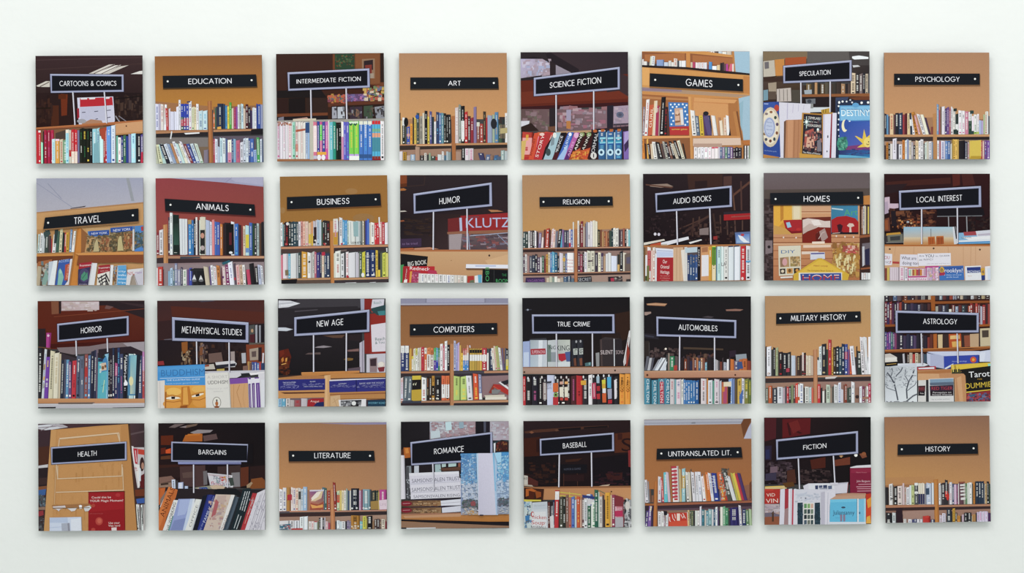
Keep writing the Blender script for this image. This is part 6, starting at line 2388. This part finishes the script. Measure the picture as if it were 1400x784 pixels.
hang('square photograph with a tilted sign reading ROMANCE behind white and blue hardbacks', (539, 567), (42, 47, 744, 46, 46, 745, 746, 738), '''
G 42 44 748 330 1d1a1e 2a262e 1d191d 2a2228
G 230 46 530 190 b0b4c4 9c848c 8a7078 a89098
N 98 90 240 52 520 170 28.5 18.6 9a7078 b0b8c4 a88088 c0c8d0 8a6870 b09aa0
P b8d0d8 330 50 370 46 374 100 336 106
P b8c4cc 236 110 296 104 300 150 236 160
P 8aa0b0 420 50 450 48 452 90 422 92
P 1d1a20 528 46 620 46 620 120 528 126
P 4a4c5c 580 46 596 46 596 116 582 118
P 241f28 600 46 624 46 628 126 604 122
G 622 46 748 170 a8a0ac 9c8c98 b0a8b8 a898a4
N 99 36 630 60 740 150 24.8 16.1 a89ca8 b0b4c0 9a8088 c0bcc8
P 2a3a40 640 180 700 166 742 170 742 250 640 246
P 3a2020 660 190 700 170 740 180 740 240 664 246
N 100 16 660 180 735 238 16 16 6a2424 8a5a34 3a1818 2a2024
P d8d8e0 646 190 658 186 656 250 648 250
P a85a20 60 214 104 214 108 280 64 284
P c87c30 70 220 90 218 96 250 74 254
P 4a2a20 44 230 60 220 64 270 44 276
P 241e22 72 330 440 300 440 420 80 430
P 7a8088 80 336 110 334 112 384 86 386
P b8bcc8 130 334 160 332 160 380 130 384
P 9ab0b4 264 326 300 320 306 376 266 378
P a8bcbc 308 318 336 314 336 340 310 344
P a8c0c0 352 312 404 306 402 338 352 342
P 4a3028 290 360 430 340 430 356 320 370
P 5a3c30 300 350 400 344 430 340 430 364 320 368
P 8a5040 416 310 430 308 430 340 416 342
P d4d0d8 42 264 66 266 72 550 44 552
P bcb8c4 58 268 66 268 74 548 66 550
L 28242a 5 70 330 78 540
P 4a4a50 76 340 96 340 100 550 82 550
N 101 18 80 400 106 545 10 12 8a8c94 2a2a30 b0b4bc 3c3c44
P ccc8d6 96 382 420 370 424 422 100 440
P d6d4de 96 382 420 370 422 388 98 400
P c8c4d4 100 436 436 414 438 490 106 506
P d0ccd8 106 460 436 440 440 540 108 552
T 270 424 310 26 -3 6a6a78 SAMSONSVALEN TRUST
T 272 482 316 26 -3 6a6a78 SAMSONSVALEN TRUST
T 276 530 300 20 -2 6a6a78 SAMSONSVALEN RISING
P bcbac8 100 450 430 436 430 440 100 456
P b8b4c4 108 506 436 492 438 496 108 512
P 2a2230 90 556 440 546 446 562 90 566
G 46 560 306 600 4a2a24 8a6a4a 5a3a2c 9a7a58
E 7a1c2c 80 580 36 16
L c08a90 3 56 580 104 578
T 200 580 150 14 -1 c8a884 Shoe Makers
P d0d0dc 302 562 442 550 442 594 306 602
L 2a2430 5 302 560 442 548
L a8a4b0 3 304 580 442 570
P 2c2232 110 600 442 592 446 604 110 612
G 46 606 306 646 4a2a24 8a6a4a 5a3a2c 9a7a58
E 7a1c2c 80 624 36 16
L c08a90 3 56 624 104 622
T 200 626 150 14 -1 c8a884 Shoe Makers
P c8c8d6 310 608 444 594 444 636 312 642
L 2a2430 5 308 644 446 636
N 102 30 120 564 290 598 24 6 6a4a34 b08a60 3a2a24 8a5a3c
N 103 30 120 610 290 642 24 6 6a4a34 b08a60 3a2a24 8a5a3c
G 46 648 748 700 b07a4c b0743c 9c6430 b0702c
P 9c6c54 46 646 440 640 440 650 46 656
P b88a68 60 660 440 646 430 666 70 674
P 1f1a1e 46 682 748 704 748 728 46 694
P 8c6a54 46 696 748 728 748 740 46 745
P c8ccd4 80 738 270 736 270 742 80 745
P 2c2a30 46 736 80 736 80 745 46 745
F 105 180 636 116 640 300 112 330 12 260 450 213 252 : ROMANCE
K 250 320 256 500
G 434 254 540 655 3a78b4 5a98c8 9098b4 a8a8b4
N 104 126 436 260 538 460 18.6 16.1 4a88c0 8ab4d4 3a74b0 b8c8dc 6aa0cc
N 105 72 440 450 545 560 18.6 14.9 a8b4cc b8c0d0 98a8c4 c0c4d0
N 106 72 444 556 550 606 16.1 8.7 5a6a5c 4a5a70 6a5a68 3c5044 7a7a80
P 8a4a50 496 572 516 562 530 574 528 596 500 596
P b08a60 470 626 510 624 550 640 550 655 480 652
N 107 43 446 610 552 652 16.1 6.2 9aa4b8 b8a890 c8ccd4 8a94ac c09058
P b0c8e0 534 254 548 252 560 655 548 655
G 546 252 668 655 c8c4d8 ccc8dc bcb8cc c4c0d2
P a4bcd8 638 250 672 248 676 655 662 655
P 7ab0d4 640 250 650 250 662 500 656 500
G 668 246 748 650 4a90c8 3a88c4 98a0b8 9aa0b0
N 108 90 670 270 746 440 18.6 18.6 4a90c8 8ac0dc 3a80bc b8d0e0 6aaed4
N 109 46 672 430 746 560 18.6 16.1 a8bcd4 b8c4d8 98acc8
N 110 54 676 544 746 600 16.1 8.7 4a5a58 5a6a78 3c4c50 6a6070
N 111 28 680 600 746 645 16.1 6.2 9aa4b8 b8bcc4 8a94ac c0b8b0
P 9cc8e4 650 250 696 246 696 310 672 316
P 2a2430 556 652 580 652 580 660 556 660
''')
hang('square photograph with a framed sign reading BASEBALL above a soup storybook', (706, 566), (46, 48, 744, 43, 49, 746, 743, 738), '''
G 45 42 748 480 2a1c1f 281a1c 1c1417 1e1214
P 4a2c22 50 116 120 104 400 86 600 76 600 90 400 104 60 128
P 7a4a34 84 120 100 112 116 122 100 130
P 5a3a2c 250 106 266 98 274 110 260 116
P 1a1417 270 98 420 88 420 104 280 112
P 1a1417 440 88 596 78 596 90 440 100
P 3c1c14 50 160 160 150 160 274 50 280
P 2c1614 130 170 160 160 150 250 130 250
P 50281a 640 130 748 120 748 250 640 256
T 720 200 70 90 0 241416 S
P 3a1c18 660 130 690 130 690 170 660 170
P 1a1316 50 280 280 270 280 470 50 470
N 112 30 60 320 260 460 40 20 241619 1c1316 2c1a18 3a2018
P 4c2420 50 420 60 400 140 440 140 470 60 470
P 16141a 286 330 460 330 460 386 286 390
T 364 360 110 14 -2 4a4c5c HUMOR & GAMES
L 4a2c24 4 308 390 308 470
L 4a2c24 4 396 390 398 470
P 3a2018 320 300 430 290 400 310 320 316
P 2a181a 310 400 440 396 440 440 310 440
P 181318 500 290 748 260 748 470 500 474
P 3a1c1c 580 390 690 380 690 430 600 440
N 113 30 500 380 740 465 36 12 241a22 3a1c24 1c1418 2e1a1e
P 7a2a2c 728 240 748 234 748 350 730 346
P b8b0a8 49 400 74 404 74 464 49 462
T 60 420 22 16 0 5a5a58 60
P 3a2c28 49 466 120 468 120 480 49 480
P a89888 49 460 100 464 110 474 49 470
P b8a08c 536 472 560 466 610 460 600 470 540 478
G 45 478 748 560 b07a50 bd8456 a8744c c08a5c
P 8a5a3a 45 476 748 470 748 482 45 488
P a06c44 45 488 180 484 180 560 45 560
P 3a1f18 49 482 180 490 172 568 49 556
P a8561c 60 490 100 486 130 500 90 530 60 540
P 8a4418 120 500 160 510 160 540 130 550
P 241414 49 482 60 482 60 556 49 556
P 4a2014 80 500 120 510 110 556 80 556
P c8b83a 49 558 160 560 160 570 49 572
E 4a3020 618 508 5 5
P c0b040 280 508 420 524 420 530 280 514
P c0b040 280 530 400 540 400 546 280 536
P c8b048 344 508 348 508 348 560 344 560
P 2a2226 49 575 748 560 748 740 49 746
P b8c4c4 49 572 100 572 100 745 49 745
N 114 26 52 580 96 740 16 20 1e1e24 4a78a8 d0d4d8 2a3a50 8ab0c8
P 3a74a8 56 664 84 660 84 690 58 700
P c0c4cc 102 578 200 572 206 744 96 744
P b4bcc6 108 584 196 578 198 620 108 624
P d0d0d4 100 640 190 636 194 744 98 744
T 152 596 76 12 -4 a0a4ac Another
T 150 672 88 26 3 b03a3a hicken
E b03a3a 104 654 11 18
E d0d0d4 106 654 7 12
T 140 708 86 26 3 b03a3a Soup
T 172 706 40 8 2 b05a5a for the
T 144 736 100 14 2 2a2a30 BASEBALL
B 204 744 250 743 : 20,576,5a302cW 12,600,3a343a 16,600,8a8a90W 14,560,202c4aW 8,560,2c262c
P c8c4c8 216 670 240 660 244 744 220 744
B 246 744 512 740 : 28,498,b02830W~ddd0325/6 6,560,2a2424 20,540,4a4a40W 18,540,2a2c28WW 18,530,7a5a50W 18,544,a86858R 20,540,506aa8WB 12,560,b0c4d0 22,540,b8502cWY 10,560,c8a08c 20,540,6a4a4cW 10,560,303038 26,524,c4ccd8B 14,526,40589cW 14,560,b8bcc4
P 2c3a74 428 528 510 540 510 556 430 546
P c8c4c8 440 550 500 560 500 590 444 590
B 440 744 530 740 : 22,560,ccccd0K 22,600,2c5a44W 4,600,c8c8c8 30,576,d0d4ccG 10,560,a8acb0
B 508 740 748 736 : 28,496,2a5a4aW 8,510,b0c0b8 22,540,c0b8b4K 12,530,4a3c3c 8,560,28242a 38,514,d0982aK 10,530,c8b088 24,528,8a3a54W 10,530,c8a0a8 50,590,b06a78 8,560,6a2c30 50,570,b4b4b8
L 3a6a58 3 540 500 576 520
P 7a3038 640 528 696 546 696 604 642 604
P b02c54 640 634 690 630 692 668 642 670
T 666 622 46 20 0 d8b0bc HARDY
P a8a4ac 642 676 694 674 694 738 642 740
N 115 30 700 560 746 735 16 24 d0d0d4 3a3a40 8a8a90 b8b8bc 202026
P 2a2a2e 704 560 716 558 714 640 704 660
E c8c0bc 722 600 16 30
F 153 164 634 124 636 242 155 272 11 304 456 186 221 : BASEBALL
K 279 264 275 478 488 252 490 476
''')
hang('square photograph with a black sign reading UNTRANSLATED LIT. over a striped cover', (872, 564), (43, 49, 739, 42, 46, 743, 740, 735), '''
G 42 42 742 500 96643c 8e5f40 a6693a a06438
P 9696a4 43 50 742 42 700 76 43 86
P a8a8b4 43 54 680 46 680 58 43 68
P 7a7a84 350 66 376 64 376 76 350 78
L b0b0bc 4 43 80 690 74
P 6a4028 690 44 742 40 690 170 672 76
P 7a4a2c 742 40 742 60 690 172 688 160
P b0b0c4 690 172 720 100 742 60 742 172
P 9a6444 128 440 200 430 200 580 128 590
P 8a5a44 680 480 726 470 726 576 690 576
P 6a3c28 726 460 742 445 742 580 726 580
P a06030 106 450 128 448 124 744 98 744
P b46e38 112 450 122 450 114 744 102 744
P 9a5c34 44 592 104 594 104 606 44 608
P 3a2a34 44 608 104 606 102 640 44 640
P 9a5a40 128 592 742 576 742 590 128 610
P 3c2c34 128 608 742 588 742 622 128 640
P 5a4450 128 630 742 612 742 630 128 644
P 8a6a58 128 640 742 630 742 744 128 744
B 44 588 104 586 : 8,440,c8b8c0 20,440,d4d0d8K/-10 8,450,8a8a94/-6 14,500,6a4a3a/-4 16,540,7a5240
B 130 586 742 572 : 22,420,cccad2KR/2 8,430,7a4a60 12,430,c8505aW/-12 26,390,5aacb8W/-4 18,390,c0a8b4/-14 14,346,9a6238/-12 46,352,d0c8c8R/-8 14,370,b8a070/-6 24,366,88b0b8W~b942060 8,390,4a4a40 18,390,d8d4d0K/-8 14,390,c0b8a8/-8 8,370,5a5048/-8 22,390,d0ccd4K/-12 20,388,d2d0d8K/-8 22,388,cdcbd4KB/-10 4,400,6a6a78 22,416,d8d4d8R/-14 10,410,c88048/-20 24,390,c4682cW/-18 20,396,d0d0d8B/-24 34,396,2c3a84W/-20 10,400,5a5a80 36,388,bc5c2cWY/-24 8,400,b83028/-30 34,366,4a4844W/-40 26,416,cdccd0/-44 16,396,a8a448/-40 18,396,c8a838/-44 18,400,a83040/-46 20,396,4a3464/-46 30,560,7a4a40
P b03444 216 352 250 350 254 362 218 366
P b03444 217 378 253 374 255 386 218 390
P b03444 218 402 254 398 256 410 219 414
P b03444 219 426 255 422 257 434 220 438
P b03444 220 450 256 446 258 458 221 462
P b03444 221 474 257 470 258 482 222 486
P b03444 222 498 258 494 259 506 223 510
P b03444 223 522 258 518 259 530 223 534
P b03444 224 546 258 542 259 554 224 558
T 486 450 70 28 78 c8d0e8 GOLD
E c8a8a0 550 560 8 8
N 116 40 534 370 590 560 8 12 2a2a2c a8a49c 6a6860 c8c4b8
B 44 744 98 744 : 22,640,4a3a70W/10 26,610,7a5a9cW/10 16,620,3a2c4a
P d8c8a8 80 610 90 612 86 640 78 640
B 130 744 196 744 : 28,646,d4d0d4K 22,644,d2d0d0K 14,670,b0a8b0R/-8 20,660,c8c8ccK
P 242028 166 640 190 644 188 670 168 668
P c8c0c4 196 660 322 650 322 744 196 744
P b83424 200 654 318 652 322 742 196 744
L d8c0b8 6 204 680 206 704 216 720
L d8c0b8 5 222 664 226 690 240 706
L d8c0b8 5 238 660 244 690
T 262 680 20 50 0 e0ccc0 I
L d8c0b8 5 278 664 290 690 300 670
L d8c0b8 5 290 656 308 690
P c84a30 204 712 318 704 320 740 200 742
B 322 744 742 738 : 14,636,c8a878K 12,640,5a5a44W 18,640,50604cT 12,640,3a3436 16,640,c8ccc8 18,640,d4d0d0K 14,612,d0ccd8 22,632,3a6a78WC 12,636,b8b0a8 16,640,508a9cW 26,630,88aab0WK 12,632,c8c4c8 14,630,3a5a74W 16,616,d0d4d8B 10,630,4a3a60 10,640,2a2a2e 20,616,d8d4cc 18,612,6aa07cW 22,622,4a8a64WK 14,640,3a3a40 60,620,2f2a60W 10,620,3a3460 18,606,d4d0d4B/-8 30,630,2a3460W 24,636,5a7a58W/-4 20,630,9cb08c/-4
L 1c1840 3 598 620 600 738
L 1c1840 3 622 620 624 738
H 124 237 673 227 680 295 121 308 200 606 250 284 : UNTRANSLATED LIT.
D 153 268 649 260
''', '643c22')
hang('square photograph with a framed sign reading FICTION beside a crimson hardback and turquoise book', (1036, 562), (42, 45, 735, 41, 45, 741, 735, 737), '''
G 42 40 737 480 2c1a1e 151416 1c1418 181416
P 4a1c22 44 48 120 48 118 180 44 200
P 5a181c 160 54 344 48 340 150 160 180
T 240 110 90 90 -10 3a1418 K
P 6a2020 200 80 260 60 280 120 230 150
P 2a2238 46 230 90 226 88 320 46 320
P 2a2c50 50 256 76 252 78 310 52 316
P 241c28 120 260 130 250 130 330 116 330
N 117 40 46 330 230 480 36 24 4a3a44 2a2028 3a2c34 5a4a4c 241a20
P 6a5460 80 366 128 360 128 400 80 404
P 3a3448 50 410 120 400 120 450 50 456
P 4a2a22 190 390 240 380 250 470 190 480
N 118 34 280 380 470 470 40 20 2c2024 3a2a2c 4a3a3a 241a1e
P 4a2018 340 320 440 300 440 370 350 380
P 6a3424 500 320 600 300 600 350 500 360
P 7a4430 660 280 700 270 710 300 680 310
E e0b880 542 294 9 9
E 9a6a44 542 294 14 4
E f0eeea 638 288 11 11
E 8a5030 690 280 14 12
P c8b078 46 492 186 486 188 506 46 510
P 5a3a1c 160 470 230 462 240 490 180 500
L d8b03a 4 46 494 160 490
P a82a24 42 510 146 508 140 600 42 608
P b83428 42 508 100 508 100 520 42 524
T 84 546 56 22 -2 e0ccc0 VID
T 92 584 78 28 -2 e0ccc0 VIN
G 42 606 140 742 a89ca4 b8a8ac 9a6a50 a87458
N 119 16 46 620 136 670 40 12 c0b4bc a898a4 8a8088
P 8a5038 42 690 140 680 140 742 42 742
P 6a6070 46 664 90 660 140 674 140 686 46 690
P 4a3428 92 660 104 650 104 720 92 720
L 5a4434 4 86 668 112 664
P cfcbd8 146 510 176 506 172 738 140 740
P a0303c 176 510 200 508 198 640 174 650
P 9a7a7c 174 640 198 630 198 740 170 740
P d4d0da 200 508 222 506 218 740 198 740
P c8c4d0 210 506 224 506 220 740 212 740
P b03a4c 224 514 234 512 230 740 220 740
P d0ccd8 234 508 250 506 250 740 230 740
P ccc8d4 294 488 330 472 504 470 588 464 580 534 500 540 300 510
P b8b4c4 500 470 580 466 584 474 504 478
P d4d4dc 330 476 496 472 500 530 330 520
L 8a2430 4 588 468 582 536
P 3a4260 372 486 392 484 392 514 374 514
P 4a5270 396 486 420 484 420 500 398 502
P 3a4260 424 484 450 482 452 510 426 512
P 5a6480 456 488 482 486 482 508 458 510
P 8a8ea0 400 504 450 500 450 514 400 516
G 246 510 504 740 c8c8d4 ccc8d6 d0d0da c8c8d4
P b8bccc 256 540 300 536 320 524 320 536 300 556 258 560
N 120 26 250 540 410 590 22 10 b8bccc a8acbc c4c8d4
E 4a4a58 310 568 4 4
E 4a4a58 280 566 3 3
P 283a48 258 598 292 596 292 738 258 738
P 283a48 370 598 404 596 406 738 370 738
N 121 20 260 604 290 735 12 16 1e2c38 3a5060 2a3a40
N 122 20 372 604 402 735 12 16 1e2c38 3a5060 2a3a40
P e0dcd8 296 600 364 598 366 738 296 738
P 5a8a5c 300 604 318 603 318 632 300 634
P 7aa068 322 604 340 603 340 632 322 634
P c8a090 344 604 360 603 360 632 344 634
P 4a5a54 300 640 318 639 318 668 300 670
P 3a4a4c 322 640 340 639 340 668 322 670
P 6a7a6a 344 640 360 639 360 668 344 670
P 2a3238 300 676 318 675 318 702 300 704
P 56605c 322 676 340 675 340 702 322 704
P 3c4648 344 676 360 675 360 702 344 704
P 4a5a6a 300 710 318 709 318 736 300 738
P 6a7068 322 710 340 709 340 736 322 738
P 3a4a50 344 710 360 709 360 736 344 738
P b4b0c0 412 530 436 528 436 740 412 740
P d0ccd8 436 520 506 510 504 600 466 610 466 740 436 740
L a8a8b8 3 456 530 452 740
P b0846c 504 544 560 536 700 532 706 548 640 560 506 566
P 3a2c2c 646 566 658 564 658 572 646 572
P b89078 504 554 700 546 700 572 468 576
P 5ab0d4 470 576 644 572 644 722 466 724
P 6abcdc 470 576 640 572 640 590 472 596
E 3a4a60 556 628 14 6
T 558 660 140 30 0 2c3c58 Juliansanny
T 530 694 50 6 0 4a90b0 quarterly
P 88748c 534 676 548 674 548 718 536 720
P 88748c 554 676 568 674 568 718 556 720
P cfd4dc 646 572 656 570 658 722 646 724
P 70b4d4 656 574 700 570 700 724 656 724
P 98c8dc 690 572 702 570 702 724 690 724
E 3a6a90 662 664 5 8
P ccd0da 466 722 704 722 704 736 466 738
P b8301c 702 540 737 536 737 732 702 732
P d89028 708 580 737 560 737 640 716 640
P c8401c 704 640 737 620 737 700 706 690
P d8a038 708 690 730 680 737 732 704 732
P d0ccd4 600 366 640 356 737 350 737 372 604 376
P 7c1c38 598 372 737 368 737 536 600 534
P 8a2440 606 380 737 374 737 400 606 404
T 674 400 70 8 0 b8707c Martin Powers
T 686 456 88 14 0 d8b8c0 John Bargaunt
L c08a98 5 654 478 737 476
L c08a98 5 640 494 737 492
L c08a98 5 646 506 737 506
L c08a98 5 646 522 737 520
F 118 188 650 132 651 276 122 318 13 296 443 216 248 : FICTION
K 262 310 270 508 490 292 500 468
P ccc8d4 470 468 520 466 520 480 470 482
''')
hang('square photograph with a black sign reading HISTORY over two neat shelves', (1200, 561), (47, 46, 730, 37, 49, 735, 729, 724), '''
G 46 36 732 480 966a50 8a6450 bc884e b88454
P b48050 46 440 370 430 370 490 46 500
P 9a6a48 46 490 362 478 362 620 46 624
P 9a7868 150 660 370 645 370 735 150 735
P 8a6458 46 654 370 645 370 735 46 735
P a07e72 160 660 366 650 366 710 160 715
P 9a7464 396 650 732 640 732 728 396 734
P a8682e 362 454 392 450 396 732 366 734
P ba7a3a 366 456 384 454 386 732 372 734
P ac7458 48 622 370 616 370 630 48 636
P 3a2828 48 636 370 630 370 650 48 656
P b07c60 396 620 732 612 732 626 396 632
P 3a2a2c 396 634 732 628 732 644 396 652
B 48 618 364 614 : 22,502,282428 4,510,6a5a50 26,480,d0ccccK 8,490,58504a 24,496,242226W 36,494,ccbcb8K 12,476,c8b0b4 14,500,a89890R 22,502,d4d2d8K 12,490,c8d0d4 22,488,a8b078GK 26,474,4a4c50W~ddd0012~ddd4050 14,476,d4ccbc~3355099 16,476,d8d0c0~3355099 14,476,d4c8b8~3355099 12,480,7a7a84 38,476,b4bcd0W 14,474,d0d4dc
T 132 540 18 10 20 7a6a74 G
P 3a4a60 310 510 334 508 334 550 312 552
E 2a2a2c 85 576 4 4
E 2a2a2c 93 576 4 4
E d0d0d0 113 606 5 6
B 396 616 732 610 : 14,476,d4d0d4K 8,490,8a8a8c 26,474,3a343aW 22,456,2c2a2eW~c324570 12,480,5a4a4c 22,470,d0ccd4KR 14,480,48506cW 20,484,c4a8c0 10,484,6a3a58P 8,480,cfc8cc 36,470,5a3a44 14,476,a09a8c 14,478,5a7a58W 16,474,c8ccc4 22,472,d4d0d0KG 8,490,4a4a3c 14,472,b8742aK 6,466,3a3430 22,464,263040W 20,464,263244W 22,464,283446W 8,480,7a7a80 14,480,c8a878K 18,466,242428W 10,490,3a4a3c
P d4d0d0 534 484 566 482 566 494 534 496
P d4d0d0 534 504 566 502 566 512 534 514
P d4d0d0 536 524 566 522 566 534 536 536
P d4d0d0 536 546 568 544 568 556 536 558
P d4d0d0 538 570 568 568 568 584 538 586
P 8a4a3c 530 468 566 466 566 476 530 478
E c03028 453 564 10 24
B 50 735 160 735 : 40,668,24242aWW 4,680,3a3a3c 24,668,c4c8ccK 8,660,2a2428 14,650,4a2c34W 16,650,2c2024 10,680,4a3a3a
P 302028 116 640 156 636 160 730 120 732
B 164 735 368 732 : 20,708,d4d0d0K 12,710,8a6a60 26,710,d0ccd0B 12,712,4a4a70 22,708,505478W 40,710,ccc8d0K 52,690,b02c28 30,712,3a3a58W
L 8a1c1c 3 326 688 330 730
P c03a30 304 690 326 686 330 700 306 702
B 398 734 732 726 : 18,684,c8b8c4K 24,672,d4ccdcK 6,690,5a4a40 30,644,2c3440WW 8,660,3a3434 16,640,c8982cK 14,668,5a5044W 20,688,c88a38KR 10,690,4a3a34 14,680,b09aa8 24,668,28282cWW 24,668,2a2a2eW 6,690,8a8a80 22,680,bc8a50K 8,670,302c30 16,664,c4b8d0P 18,660,cfc4dcP 18,660,cec6dcP 20,660,ccc0d8P 18,670,4a2c54 
H 131 223 651 217 653 285 129 293 313 470 236 270 : HISTORY
D 157 255 624 249
''', '6e4a2c')
